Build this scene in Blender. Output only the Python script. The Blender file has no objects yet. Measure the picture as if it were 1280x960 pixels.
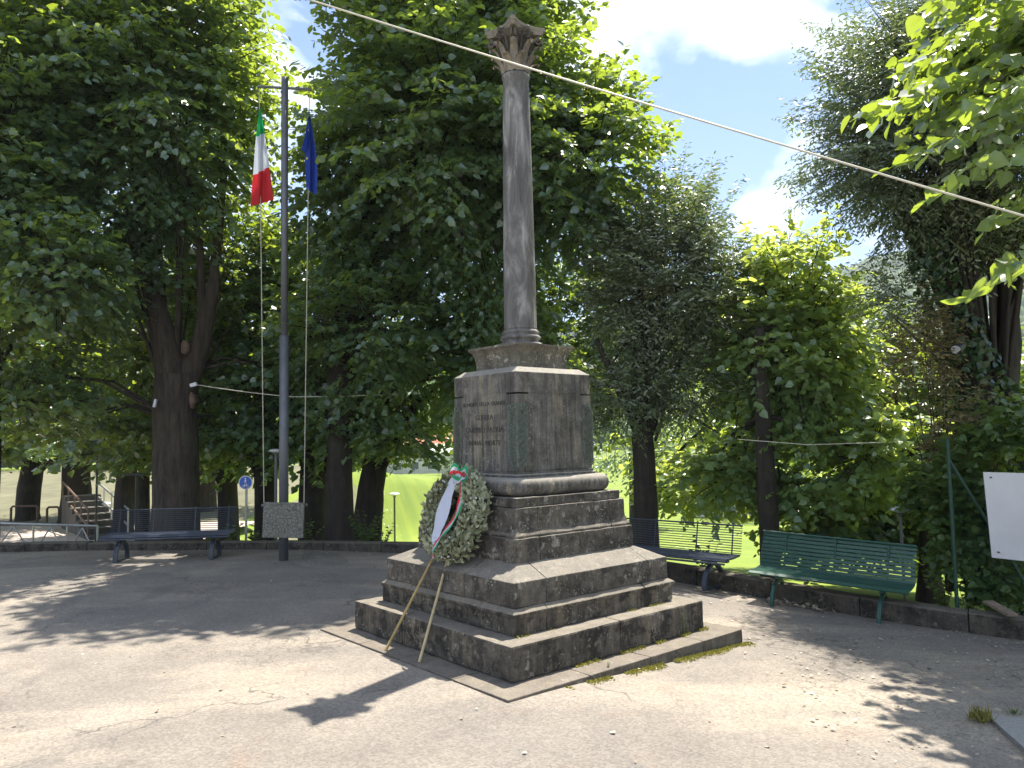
import bpy, bmesh, math, random
import numpy as np
from mathutils import Vector, Matrix, noise as mn
sc = bpy.context.scene
C = sc.collection
R = math.radians
# ------------------------------------------------------------------ camera
PIT, ROLL, F = 0.0705553, -0.0183538, 964.886
CAMZ = 1.65
fw = np.array([0, math.cos(PIT), math.sin(PIT)]); r0 = np.array([1., 0, 0]); u0 = np.cross(r0, fw)
rt = r0*math.cos(ROLL)+u0*math.sin(ROLL); up = -r0*math.sin(ROLL)+u0*math.cos(ROLL)
cam = bpy.data.cameras.new('camera'); camo = bpy.data.objects.new('camera', cam); C.objects.link(camo)
cam.sensor_width = 36; cam.lens = F/1280*36; cam.clip_start = 0.05; cam.clip_end = 6000
m = Matrix.Identity(4)
for i in range(3):
    m[i][0] = rt[i]; m[i][1] = up[i]; m[i][2] = -fw[i]
m[2][3] = CAMZ
camo.matrix_world = m
sc.camera = camo
# ------------------------------------------------------------------ sun and sky
SV = Vector((1.27, 1.90, 5.38)).normalized()
SUN_EL = math.asin(SV.z); SUN_AZ = math.atan2(SV.x, SV.y)
w = bpy.data.worlds.new('World'); sc.world = w; w.use_nodes = True
nt = w.node_tree; nt.nodes.clear()
def N(nt, t, ins=None, **kw):
    n = nt.nodes.new('ShaderNode'+t)
    for k, v in kw.items(): setattr(n, k, v)
    for k, v in (ins or {}).items():
        s = n.inputs[k]
        if hasattr(v, 'is_output') or isinstance(v, bpy.types.NodeSocket): nt.links.new(v, s)
        else: s.default_value = v
    return n
sky = N(nt, 'TexSky', sky_type='NISHITA', sun_disc=False, sun_elevation=SUN_EL, sun_rotation=SUN_AZ, altitude=300, air_density=1.1, dust_density=0.6, ozone_density=2.0)
tc = N(nt, 'TexCoord')
mp = N(nt, 'Mapping', {'Vector': tc.outputs['Generated'], 'Location': (2.4, 8.8, 4.1), 'Scale': (1.0, 1.0, 1.5)})
cn = N(nt, 'TexNoise', {'Vector': mp.outputs[0], 'Scale': 2.6, 'Detail': 9.0, 'Roughness': 0.55, 'Distortion': 0.25})
cr = N(nt, 'ValToRGB', {'Fac': cn.outputs['Fac']})
cr.color_ramp.elements[0].position = 0.49; cr.color_ramp.elements[1].position = 0.63
cn2 = N(nt, 'TexNoise', {'Vector': mp.outputs[0], 'Scale': 6.0, 'Detail': 5.0})
ccr = N(nt, 'ValToRGB', {'Fac': cn2.outputs['Fac']})
ccr.color_ramp.elements[0].color = (3.0, 3.9, 5.6, 1); ccr.color_ramp.elements[1].color = (12.5, 12.8, 13.2, 1)
ccr.color_ramp.elements[0].position = 0.36; ccr.color_ramp.elements[1].position = 0.52
mix = N(nt, 'Mix', data_type='RGBA')
nt.links.new(cr.outputs['Color'], mix.inputs[0]); tint = N(nt, 'Mix', data_type='RGBA', blend_type='MULTIPLY'); tint.inputs[0].default_value = 1; tint.inputs[7].default_value = (.74, .85, 1.0, 1); nt.links.new(sky.outputs[0], tint.inputs[6]); nt.links.new(tint.outputs[2], mix.inputs[6]); nt.links.new(ccr.outputs['Color'], mix.inputs[7])
bg = N(nt, 'Background', {'Color': mix.outputs[2], 'Strength': 0.085})
wo = N(nt, 'OutputWorld', {'Surface': bg.outputs[0]})
sl = bpy.data.lights.new('sun', 'SUN'); sl.energy = 5.0; sl.angle = R(0.53); sl.color = (1.0, 0.93, 0.82)
so = bpy.data.objects.new('sun', sl); C.objects.link(so); so.rotation_euler = (-SV).to_track_quat('-Z', 'Y').to_euler()
vs = sc.view_settings; vs.view_transform = 'Standard'; vs.look = 'None'; vs.gamma = 1; vs.use_curve_mapping = False; vs.exposure = 1.38
sc.cycles.max_bounces = 5; sc.cycles.diffuse_bounces = 1; sc.cycles.glossy_bounces = 2; sc.cycles.transmission_bounces = 3; sc.cycles.transparent_max_bounces = 6
sc.cycles.sample_clamp_indirect = 6
# ------------------------------------------------------------------ helpers
def at(px, py, Y):
    """world point at depth Y (metres ahead) on the sight line of a photo pixel (1280 wide)"""
    d = fw+rt*(px-640)/F-up*(py-480)/F
    return Vector((d[0]*Y/d[1], Y, CAMZ+d[2]*Y/d[1]))
def zg(x):
    x = min(x, 6.0)
    return -0.012-0.058*(x+math.sqrt(x*x+0.09))/2
def gp(px, py):
    d = fw+rt*(px-640)/F-up*(py-480)/F; z = 0
    for _ in range(8):
        t = (z-CAMZ)/d[2]; z = zg(d[0]*t)
    return Vector((d[0]*t, d[1]*t, z))
def tag(o, label=None, cat=None, group=None, kind=None):
    if label: o['label'] = label
    if cat: o['category'] = cat
    if group: o['group'] = group
    if kind: o['kind'] = kind
    return o
def empty(name, loc=(0, 0, 0), rz=0, label=None, cat=None, group=None):
    o = bpy.data.objects.new(name, None); C.objects.link(o); o.location = loc; o.rotation_euler = (0, 0, rz); o.empty_display_size = .1
    return tag(o, label, cat, group)
def kids(o): return [c for c in bpy.data.objects if c.parent == o]
def copy_tree(o, parent=None):
    c = o.copy(); C.objects.link(c); c.parent = parent
    for ch in kids(o): copy_tree(ch, c)
    return c
class MB:
    def __init__(s): s.v = []; s.f = []; s.m = []
    def add(s, vs, fs, mi=0):
        b = len(s.v); s.v += [tuple(v) for v in vs]; s.f += [tuple(b+i for i in f) for f in fs]; s.m += [mi]*len(fs); return s
    def box(s, c, h, rot=None, mi=0):
        vs = [Vector((x*h[0], y*h[1], z*h[2])) for x in (-1, 1) for y in (-1, 1) for z in (-1, 1)]
        if rot is not None: vs = [rot @ v for v in vs]
        vs = [v+Vector(c) for v in vs]
        return s.add(vs, [(0, 1, 3, 2), (4, 6, 7, 5), (0, 4, 5, 1), (2, 3, 7, 6), (0, 2, 6, 4), (1, 5, 7, 3)], mi)
    def tube(s, pts, rad, n=8, caps=True, mi=0, flat=1.0, wob=0.0, seed=0):
        pts = [Vector(p) for p in pts]; k = len(pts)
        if not hasattr(rad, '__len__'): rad = [rad]*k
        vs = []; px = None
        for i, p in enumerate(pts):
            t = (pts[min(i+1, k-1)]-pts[max(i-1, 0)]).normalized()
            if px is None:
                a = Vector((0, 0, 1)) if abs(t.z) < .9 else Vector((1, 0, 0))
                px = t.cross(a).normalized()
            px = (px-t*px.dot(t)).normalized(); py = t.cross(px)
            for j in range(n):
                a = 2*math.pi*j/n; q = px*math.cos(a)+py*math.sin(a)*flat; r = rad[i]
                if wob: r *= 1+wob*mn.noise(Vector((q.x*1.6+seed, q.y*1.6, p.z*.9)))+wob*.5*mn.noise(Vector((q.x*4+seed, q.y*4, p.z*2.2)))
                vs.append(p+q*r)
        fs = [(i*n+j, i*n+(j+1) % n, (i+1)*n+(j+1) % n, (i+1)*n+j) for i in range(k-1) for j in range(n)]
        if caps: fs += [tuple(range(n-1, -1, -1)), tuple((k-1)*n+j for j in range(n))]
        return s.add(vs, fs, mi)
    def lathe(s, prof, c=(0, 0, 0), n=32, mi=0):
        vs = [(c[0]+r*math.cos(2*math.pi*j/n), c[1]+r*math.sin(2*math.pi*j/n), c[2]+z) for r, z in prof for j in range(n)]
        k = len(prof)
        fs = [(i*n+j, i*n+(j+1) % n, (i+1)*n+(j+1) % n, (i+1)*n+j) for i in range(k-1) for j in range(n)]
        fs += [tuple(range(n-1, -1, -1)), tuple((k-1)*n+j for j in range(n))]
        return s.add(vs, fs, mi)
    def rings(s, rings, mi=0):
        n = len(rings[0]); k = len(rings); vs = [v for r in rings for v in r]
        fs = [(i*n+j, i*n+(j+1) % n, (i+1)*n+(j+1) % n, (i+1)*n+j) for i in range(k-1) for j in range(n)]
        fs += [tuple(range(n-1, -1, -1)), tuple((k-1)*n+j for j in range(n))]
        return s.add(vs, fs, mi)
    def build(s, name, mat, parent=None, smooth=False, bevel=0, bseg=2):
        me = bpy.data.meshes.new(name); me.from_pydata(s.v, [], s.f)
        mats = mat if isinstance(mat, (list, tuple)) else [mat]
        for q in mats: me.materials.append(q)
        if len(mats) > 1: me.polygons.foreach_set('material_index', s.m)
        if bevel:
            bm = bmesh.new(); bm.from_mesh(me); bmesh.ops.remove_doubles(bm, verts=bm.verts, dist=1e-5)
            es = [e for e in bm.edges if len(e.link_faces) == 2 and e.calc_face_angle(0) > .5]
            bmesh.ops.bevel(bm, geom=es, offset=bevel, segments=bseg, profile=.6, affect='EDGES', clamp_overlap=True)
            bm.to_mesh(me); bm.free()
        if smooth: me.polygons.foreach_set('use_smooth', [True]*len(me.polygons))
        me.update()
        o = bpy.data.objects.new(name, me); C.objects.link(o); o.parent = parent
        return o
# ------------------------------------------------------------------ materials
def newmat(name):
    mt = bpy.data.materials.new(name); mt.use_nodes = True; t = mt.node_tree; t.nodes.clear()
    out = N(t, 'OutputMaterial'); b = N(t, 'BsdfPrincipled'); t.links.new(b.outputs[0], out.inputs[0])
    return mt, t, b, out
def ramp(t, fac, stops):
    n = N(t, 'ValToRGB', {'Fac': fac}); e = n.color_ramp.elements
    while len(e) < len(stops): e.new(.5)
    for k, (p, c) in enumerate(stops):
        e[k].position = p; e[k].color = (c, c, c, 1) if isinstance(c, (int, float)) else (*c, 1)
    return n.outputs['Color']
def mixc(t, f, a, b, mode='MIX'):
    n = N(t, 'Mix', data_type='RGBA', blend_type=mode)
    for i, v in ((0, f), (6, a), (7, b)):
        if isinstance(v, bpy.types.NodeSocket): t.links.new(v, n.inputs[i])
        elif i == 0: n.inputs[0].default_value = v
        else: n.inputs[i].default_value = (*v, 1) if len(v) == 3 else v
    return n.outputs[2]
def mul(t, a, b, op='MULTIPLY'):
    n = N(t, 'Math', operation=op)
    for i, v in ((0, a), (1, b)):
        if isinstance(v, bpy.types.NodeSocket): t.links.new(v, n.inputs[i])
        else: n.inputs[i].default_value = v
    return n.outputs[0]
def coord(t, scale=(1, 1, 1), obj=True, loc=(0, 0, 0)):
    tcn = N(t, 'TexCoord')
    return N(t, 'Mapping', {'Vector': tcn.outputs['Object'], 'Scale': scale, 'Location': loc}).outputs[0]
def nz(t, v, s, d=5, r=.6, dist=0): return N(t, 'TexNoise', {'Vector': v, 'Scale': s, 'Detail': float(d), 'Roughness': r, 'Distortion': dist}).outputs['Fac']
def bump(t, b, h, strength, dist=.01):
    n = N(t, 'Bump', {'Height': h, 'Strength': strength, 'Distance': dist}); t.links.new(n.outputs[0], b.inputs['Normal'])
def setb(t, b, k, v):
    if isinstance(v, bpy.types.NodeSocket): t.links.new(v, b.inputs[k])
    else: b.inputs[k].default_value = (*v, 1) if hasattr(v, '__len__') and len(v) == 3 else v
def simple(name, col, rough=.6, metal=0, var=.25, scale=12, bmp=.15):
    mt, t, b, o = newmat(name); v = coord(t)
    f = nz(t, v, scale, 6)
    setb(t, b, 'Base Color', mixc(t, ramp(t, f, [(.3, 0), (.7, 1)]), tuple(c*(1-var) for c in col), tuple(min(1, c*(1+var)) for c in col)))
    setb(t, b, 'Roughness', rough); setb(t, b, 'Metallic', metal)
    if bmp: bump(t, b, nz(t, v, scale*6, 4), bmp, .003)
    return mt
def stone(name, dark, mid, light, lich=.5, lichcol=(.40, .38, .32), streak=.4, top=.5, lsc=11, black=.45):
    mt, t, b, o = newmat(name); v = coord(t)
    n1 = nz(t, v, 2.2, 9, .65); n2 = nz(t, v, 9, 8, .7); n3 = nz(t, v, 70, 5, .7)
    base = mixc(t, ramp(t, n1, [(.35, 0), (.65, 1)]), dark, mid)
    base = mixc(t, mul(t, ramp(t, n2, [(.42, 0), (.72, 1)]), .6), base, light)
    vst = coord(t, (9, 9, .7)); sn0 = nz(t, vst, 1.0, 7, .72, .4); sn = mul(t, mul(t, sn0, .7), mul(t, nz(t, coord(t, (35, 35, 1.6)), 1.0, 4), .3), 'ADD')
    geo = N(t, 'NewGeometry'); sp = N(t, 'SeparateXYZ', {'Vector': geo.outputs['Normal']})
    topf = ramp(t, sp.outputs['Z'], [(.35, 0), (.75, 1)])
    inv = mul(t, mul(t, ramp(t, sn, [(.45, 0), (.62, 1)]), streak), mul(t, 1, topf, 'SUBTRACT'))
    warm = mul(t, ramp(t, nz(t, coord(t, (7, 7, .9), loc=(3, 3, 0)), 1.0, 5, .6), [(.52, 0), (.62, 1)]), streak*.7); base = mixc(t, warm, base, (light[0]*1.0, light[1]*.92, light[2]*.75)); base = mixc(t, inv, base, tuple(c*.35 for c in dark))
    # black crust blotches
    n5 = nz(t, coord(t, loc=(3.1, 5, 1)), 6.5, 9, .72)
    base = mixc(t, mul(t, ramp(t, n5, [(.5, 0), (.58, 1)]), black), base, tuple(c*.25 for c in dark))
    # lichen
    dv = N(t, 'VectorMath', {0: v, 1: N(t, 'Vector' + 'Math', {0: N(t, 'TexNoise', {'Vector': v, 'Scale': 16.0, 'Detail': 4.0}).outputs['Color'], 1: (.16, .16, .16)}, operation='MULTIPLY').outputs[0]}, operation='ADD').outputs[0]
    vor = N(t, 'TexVoronoi', {'Vector': dv, 'Scale': float(lsc), 'Randomness': 1.0})
    blob = ramp(t, vor.outputs['Distance'], [(.24, 1), (.34, 0)])
    vor2 = N(t, 'TexVoronoi', {'Vector': dv, 'Scale': lsc*2.7, 'Randomness': 1.0})
    blob2 = ramp(t, vor2.outputs['Distance'], [(.2, 1), (.33, 0)])
    gate = ramp(t, nz(t, coord(t, loc=(7, 2, 4)), 3.3, 4), [(.60-.2*lich, 0), (.70-.2*lich, 1)])
    gate2 = ramp(t, nz(t, coord(t, loc=(1, 8, 4)), 5, 4), [(.58-.15*lich, 0), (.66-.15*lich, 1)])
    lf = mul(t, mul(t, blob, gate, 'MULTIPLY'), mul(t, blob2, gate2), 'MAXIMUM')
    lf = mul(t, lf, ramp(t, n3, [(.3, .35), (.6, 1)]))
    base = mixc(t, mul(t, lf, min(1, lich*1.5)), base, lichcol)
    base = mixc(t, mul(t, topf, top), base, tuple(l*1.15 for l in light))  # upward faces paler: washed clean, plus sun brightness put into the colour
    base = mixc(t, .5, base, mixc(t, ramp(t, n3, [(.35, 0), (.65, 1)]), (.55, .55, .55), (1.45, 1.45, 1.4)), 'MULTIPLY')
    setb(t, b, 'Base Color', base); setb(t, b, 'Roughness', .88)
    hh = mul(t, mul(t, n2, .6), mul(t, n3, .35), 'ADD')
    bump(t, b, hh, .7, .012)
    return mt
M = {}
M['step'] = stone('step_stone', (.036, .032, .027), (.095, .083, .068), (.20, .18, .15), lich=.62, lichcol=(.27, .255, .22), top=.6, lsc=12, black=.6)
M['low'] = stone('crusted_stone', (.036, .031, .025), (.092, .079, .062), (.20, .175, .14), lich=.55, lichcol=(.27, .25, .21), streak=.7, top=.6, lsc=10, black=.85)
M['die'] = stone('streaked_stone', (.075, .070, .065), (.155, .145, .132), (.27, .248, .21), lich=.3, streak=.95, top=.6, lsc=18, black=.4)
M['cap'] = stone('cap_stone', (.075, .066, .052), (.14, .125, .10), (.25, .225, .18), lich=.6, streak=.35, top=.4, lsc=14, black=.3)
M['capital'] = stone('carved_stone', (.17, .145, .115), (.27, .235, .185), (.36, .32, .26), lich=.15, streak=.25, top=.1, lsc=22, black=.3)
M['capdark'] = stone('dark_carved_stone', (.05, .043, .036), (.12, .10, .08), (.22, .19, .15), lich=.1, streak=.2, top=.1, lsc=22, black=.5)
def shaft_mat():
    mt, t, b, o = newmat('marble_shaft'); v = coord(t)
    vd = N(t, 'Mapping', {'Vector': N(t, 'TexCoord').outputs['Object'], 'Rotation': (R(28), R(22), 0), 'Scale': (5, 5, 1.3)}).outputs[0]
    n = nz(t, vd, 1.6, 9, .65, .6); base = ramp(t, n, [(.34, (.055, .050, .048)), (.5, (.13, .122, .116)), (.64, (.32, .305, .29))])
    st = nz(t, coord(t, (30, 30, 1)), 1, 4); base = mixc(t, mul(t, ramp(t, st, [(.45, 0), (.7, 1)]), .45), base, (.11, .10, .095))
    f = nz(t, v, 90, 4); base = mixc(t, .35, base, mixc(t, f, (.5, .5, .5), (1.5, 1.5, 1.5)), 'MULTIPLY')
    setb(t, b, 'Base Color', base); setb(t, b, 'Roughness', .7); bump(t, b, nz(t, v, 25, 7), .35, .006)
    return mt
M['shaft'] = shaft_mat()
M['bronze'] = simple('weathered_bronze', (.10, .115, .095), .65, .2, .5, 40, .3)
M['letters'] = simple('dark_letters', (.035, .032, .03), .7, 0, .3, 30, 0)
M['core'] = simple('dark_core', (.03, .027, .024), .9, 0, .3, 20, 0)
def asphalt():
    mt, t, b, o = newmat('worn_asphalt'); v = coord(t)
    big = nz(t, v, .32, 6, .55, .4); med = nz(t, v, 1.7, 7, .62); fine = nz(t, v, 130, 3, .8); grit = N(t, 'TexVoronoi', {'Vector': v, 'Scale': 75.0}).outputs['Color']
    base = mixc(t, ramp(t, med, [(.35, 0), (.7, 1)]), (.164, .146, .126), (.214, .190, .160))
    sand = ramp(t, nz(t, coord(t, (.55, 1.2, 1), loc=(4.2, 1.3, 0)), .6, 8, .6, .5), [(.47, 0), (.62, 1)])
    base = mixc(t, mul(t, sand, .6), base, (.35, .30, .235))
    rg_ = ramp(t, nz(t, coord(t, loc=(6.5, 2.2, 0)), 1.1, 8, .7, .8), [(.56, 0), (.68, 1)])
    base = mixc(t, mul(t, rg_, .35), base, (.20, .125, .085))
    pt = ramp(t, nz(t, coord(t, (1, .5, 1), loc=(1.5, 9.2, 0)), .9, 7, .65, 1.0), [(.58, 0), (.62, 1)])
    base = mixc(t, mul(t, pt, .4), base, (.10, .095, .09))
    base = mixc(t, mul(t, ramp(t, big, [(.5, 0), (.7, 1)]), .45), base, (.12, .117, .113))
    gs = N(t, 'SeparateColor', {'Color': grit}).outputs[0]
    base = mixc(t, .5, base, mixc(t, ramp(t, mul(t, mul(t, gs, .6), mul(t, fine, .4), 'ADD'), [(.2, 0), (.8, 1)]), (.55, .55, .56), (1.5, 1.48, 1.44)), 'MULTIPLY')
    # cracks
    dv = N(t, 'VectorMath', {0: v, 1: N(t, 'VectorMath', {0: N(t, 'TexNoise', {'Vector': v, 'Scale': 1.6, 'Detail': 9.0}).outputs['Color'], 1: (1.5, 1.5, 0)}, operation='MULTIPLY').outputs[0]}, operation='ADD').outputs[0]
    vor = N(t, 'TexVoronoi', {'Vector': dv, 'Scale': .45}, feature='DISTANCE_TO_EDGE').outputs['Distance']
    gate = ramp(t, nz(t, coord(t, loc=(9, 3, 0)), .5, 3), [(.50, 0), (.58, 1)])
    crk = mul(t, ramp(t, vor, [(.0015, 1), (.006, 0)]), gate)
    vor2 = N(t, 'TexVoronoi', {'Vector': dv, 'Scale': 5.5}, feature='DISTANCE_TO_EDGE').outputs['Distance']
    gate2 = ramp(t, nz(t, coord(t, loc=(2.5, 7.7, 0)), .55, 3), [(.52, 0), (.62, 1)])
    crk2 = mul(t, mul(t, ramp(t, vor2, [(.01, 1), (.05, 0)]), gate2), .6)
    crk = mul(t, crk, crk2, 'MAXIMUM')
    base = mixc(t, mul(t, crk, .75), base, (.05, .045, .04))
    setb(t, b, 'Base Color', base); setb(t, b, 'Roughness', .9)
    hh = mul(t, mul(t, gs, .5), mul(t, mul(t, fine, .5), mul(t, crk, -1.0), 'ADD'), 'ADD')
    bump(t, b, hh, .55, .006)
    return mt
M['asphalt'] = asphalt()
def grassm():
    mt, t, b, o = newmat('meadow'); v = coord(t)
    n = nz(t, v, .25, 6); n2 = nz(t, v, 3, 8, .75)
    base = mixc(t, ramp(t, n, [(.35, 0), (.65, 1)]), (.105, .175, .008), (.195, .26, .016))
    base = mixc(t, ramp(t, n2, [(.4, 0), (.75, 1)]), base, (.16, .20, .02))
    fl = N(t, 'TexVoronoi', {'Vector': coord(t, (1, .6, 1)), 'Scale': 2.2}).outputs['Distance']
    base = mixc(t, mul(t, ramp(t, fl, [(.1, 1), (.2, 0)]), ramp(t, nz(t, v, .12, 3), [(.5, 0), (.6, 1)])), base, (.6, .6, .5))
    setb(t, b, 'Base Color', base); setb(t, b, 'Roughness', .9); bump(t, b, n2, .6, .05)
    return mt
M['meadow'] = grassm()
M['soil'] = simple('leafy_soil', (.075, .062, .045), .95, 0, .5, 9, .6)
def leafm(name, c1, c2, tr, tfac=.35, rough=.38, spec=.5):
    mt, t, b, o = newmat(name)
    a = N(t, 'Attribute', attribute_name='rnd').outputs['Fac']
    col = mixc(t, a, c1, c2)
    setb(t, b, 'Base Color', col); setb(t, b, 'Roughness', rough); b.inputs['Specular IOR Level'].default_value = spec; b.inputs['Coat Weight'].default_value = .5*spec; b.inputs['Coat Roughness'].default_value = .35
    trn = N(t, 'BsdfTranslucent', {'Color': mixc(t, a, tuple(c*.8 for c in tr), tr)})
    ms = N(t, 'MixShader', {0: tfac, 1: b.outputs[0], 2: trn.outputs[0]}); t.links.new(ms.outputs[0], o.inputs[0])
    return mt
M['linden'] = leafm('linden_leaf', (.026, .066, .054), (.074, .135, .092), (.62, .80, .06), .33, .38, 1.0)
M['linden_far'] = leafm('far_linden_leaf', (.018, .055, .042), (.050, .112, .068), (.42, .60, .05), .30, .4, 1.0)
M['holm'] = leafm('holm_oak_leaf', (.065, .092, .052), (.16, .195, .115), (.34, .46, .10), .24, .36, .9)
M['sunny'] = leafm('sunlit_linden_leaf', (.060, .13, .07), (.13, .21, .10), (.78, .92, .14), .42, .36, 1.0)  # sunlit copy of the linden leaf, the brightness put into its colours
M['shrub'] = leafm('shrub_leaf', (.04, .09, .025), (.08, .14, .04), (.35, .46, .06), .35, .45)
M['dry'] = leafm('dry_leaf', (.14, .11, .05), (.22, .18, .08), (.30, .24, .08), .25, .6)
M['ivy'] = leafm('ivy_leaf', (.018, .05, .018), (.035, .08, .025), (.15, .24, .03), .2, .3)
M['laurel'] = leafm('laurel_leaf', (.19, .22, .125), (.40, .41, .27), (.20, .22, .06), .12, .33)
M['litter'] = leafm('fallen_leaf', (.20, .15, .10), (.50, .46, .36), (.3, .25, .1), .1, .7)
M['litter_g'] = leafm('stone_chip', (.35, .33, .28), (.6, .57, .5), (.3, .25, .1), .05, .7)
M['moss'] = leafm('moss_tuft', (.16, .17, .03), (.36, .30, .06), (.35, .35, .05), .2, .8)
M['hillwood'] = leafm('hillside_foliage', (.025, .055, .02), (.075, .12, .035), (.2, .3, .05), .0, .95, .1)
def barkm(name, c1, c2, moss=.0):
    mt, t, b, o = newmat(name)
    v = coord(t, (14, 14, 2.0)); n = nz(t, v, 1, 8, .7); n2 = nz(t, coord(t), 3, 5)
    base = mixc(t, ramp(t, n, [(.35, 0), (.65, 1)]), c1, c2)
    base = mixc(t, mul(t, ramp(t, n2, [(.5, 0), (.65, 1)]), .35+moss), base, (.07, .075, .04))
    setb(t, b, 'Base Color', base); setb(t, b, 'Roughness', .95); bump(t, b, n, 1.0, .03)
    return mt
M['bark'] = barkm('bark', (.020, .015, .012), (.075, .057, .044))
M['bark_d'] = barkm('dark_bark', (.012, .010, .008), (.042, .032, .026))
M['bluepaint'] = simple('dark_blue_paint', (.030, .040, .060), .42, .1, .2, 20, .05)
M['greenpaint'] = simple('green_paint', (.010, .066, .046), .38, 0, .25, 18, .05)
M['greenleg'] = simple('green_cast_iron', (.015, .070, .055), .45, .1, .3, 18, .15)
M['greypole'] = simple('grey_pole_paint', (.115, .12, .135), .45, .2, .15, 6, .05)
M['fencegreen'] = simple('dark_fence_green', (.008, .045, .030), .5, 0, .3, 18, .1)
M['rope'] = simple('rope', (.45, .42, .33), .8, 0, .2, 40, 0)
M['cable'] = simple('white_cable', (.55, .52, .42), .5, 0, .1, 20, 0)
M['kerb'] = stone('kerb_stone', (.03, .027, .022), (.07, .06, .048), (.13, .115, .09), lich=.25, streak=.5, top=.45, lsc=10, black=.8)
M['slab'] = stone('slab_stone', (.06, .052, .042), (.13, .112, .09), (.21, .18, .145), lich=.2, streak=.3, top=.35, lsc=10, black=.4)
M['plaster'] = simple('pale_plaster', (.62, .60, .55), .9, 0, .08, 3, .05)
M['white'] = simple('white_panel', (.56, .565, .58), .55, 0, .13, 1.6, .05)
M['roof'] = simple('terracotta_roof', (.36, .13, .07), .85, 0, .3, 6, .3)
M['window'] = simple('window_glass', (.05, .06, .07), .15, 0, .2, 2, 0)
M['wood'] = simple('old_plank', (.20, .15, .11), .85, 0, .3, 14, .3)
M['scar'] = simple('bare_scar_wood', (.11, .075, .055), .9, 0, .5, 14, .6)
M['cane'] = simple('cane_pole', (.36, .26, .09), .5, 0, .25, 14, .1)
M['cane2'] = simple('pale_cane_pole', (.46, .36, .19), .5, 0, .2, 14, .1)
M['steel'] = simple('galvanised_steel', (.42, .42, .41), .45, .6, .15, 10, .05)
M['rust'] = simple('brown_rail_paint', (.16, .10, .075), .6, .2, .3, 10, .1)
M['darkmetal'] = simple('dark_metal', (.03, .032, .036), .45, .3, .2, 10, .05)
M['lampwhite'] = simple('lamp_disc', (.6, .62, .64), .4, 0, .1, 5, 0)
M['paver'] = simple('pinkish_paving', (.42, .35, .30), .9, 0, .12, 5, .1)
M['concrete'] = simple('dull_concrete', (.085, .08, .07), .9, 0, .2, 4, .2)
M['dirt'] = simple('dirt_path', (.13, .125, .07), .95, 0, .3, 1.2, .3)
M['sblue'] = simple('sign_blue', (.02, .10, .45), .4, 0, .08, 5, 0)
M['swhite'] = simple('sign_white', (.75, .76, .78), .4, 0, .04, 5, 0)
M['slabw'] = simple('pale_granite', (.27, .265, .25), .85, 0, .18, 40, .3)
M['tarp'] = simple('corrugated_white', (.7, .72, .72), .6, 0, .1, 5, .1)
def plaque_mat():
    mt, t, b, o = newmat('engraved_plaque'); v = coord(t)
    dv = N(t, 'VectorMath', {0: v, 1: N(t, 'VectorMath', {0: N(t, 'TexNoise', {'Vector': v, 'Scale': 9.0, 'Detail': 4.0}).outputs['Color'], 1: (.12, .12, .12)}, operation='MULTIPLY').outputs[0]}, operation='ADD').outputs[0]
    vor = N(t, 'TexVoronoi', {'Vector': dv, 'Scale': 22.0}, feature='DISTANCE_TO_EDGE').outputs['Distance']
    ln = ramp(t, vor, [(.02, 0), (.09, 1)])
    base = mixc(t, ln, (.09, .09, .075), mixc(t, nz(t, v, 30, 5), (.15, .15, .125), (.25, .245, .20)))
    setb(t, b, 'Base Color', base); setb(t, b, 'Roughness', .7); bump(t, b, ln, .8, .008); return mt
M['plaque'] = plaque_mat()
def cloth(name, col, tf=.45):
    mt, t, b, o = newmat(name); setb(t, b, 'Roughness', .75)
    f = nz(t, coord(t, (1, 1, .4)), 9, 4); c = mixc(t, f, tuple(x*.9 for x in col), tuple(min(1, x*1.08) for x in col)); setb(t, b, 'Base Color', c)
    trn = N(t, 'BsdfTranslucent', {'Color': c}); ms = N(t, 'MixShader', {0: tf, 1: b.outputs[0], 2: trn.outputs[0]}); t.links.new(ms.outputs[0], o.inputs[0]); return mt
M['fgreen'] = cloth('flag_green', (.01, .36, .11)); M['fwhite'] = cloth('flag_white', (.62, .66, .76)); M['fred'] = cloth('flag_red', (.62, .02, .03))
M['fblue'] = cloth('flag_blue', (.012, .05, .36), .35); M['fyellow'] = cloth('flag_yellow', (.8, .7, .1))
M['ribbon'] = cloth('white_ribbon', (.62, .66, .80), .25); M['rgreen'] = cloth('green_ribbon', (.02, .33, .13), .25); M['rred'] = cloth('red_ribbon', (.62, .03, .04), .25)
# ------------------------------------------------------------------ ground
KL = [(-30, 13.2), (-14, 13.0), (-8.3, 12.5), (-5.6, 12.42), (-3.3, 12.12), (-1.95, 11.72), (-.5, 11.15), (.8, 10.45), (1.95, 9.62), (2.58, 8.95), (3.69, 7.78), (4.78, 7.12), (6, 6.6), (8, 6.0), (30, 3)]
def smooth_poly(pl, it=2):
    for _ in range(it):
        q = [pl[0]]
        for a, b in zip(pl, pl[1:]):
            q += [(a[0]*.75+b[0]*.25, a[1]*.75+b[1]*.25), (a[0]*.25+b[0]*.75, a[1]*.25+b[1]*.75)]
        pl = q+[pl[-1]]
    return pl
KS = smooth_poly(KL)
KA = np.array(KS)
def kdist(x, y):
    """signed distance beyond the kerb line (arrays)"""
    best = np.full(x.shape, 1e9); sg = np.ones(x.shape)
    for (x0, y0), (x1, y1) in zip(KS, KS[1:]):
        dx, dy = x1-x0, y1-y0; L = dx*dx+dy*dy
        t = np.clip(((x-x0)*dx+(y-y0)*dy)/L, 0, 1)
        d = np.hypot(x-x0-t*dx, y-y0-t*dy); cr = dx*(y-y0)-dy*(x-x0)
        u = d < best; best = np.where(u, d, best); sg = np.where(u, np.sign(cr), sg)
    return best*sg
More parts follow.
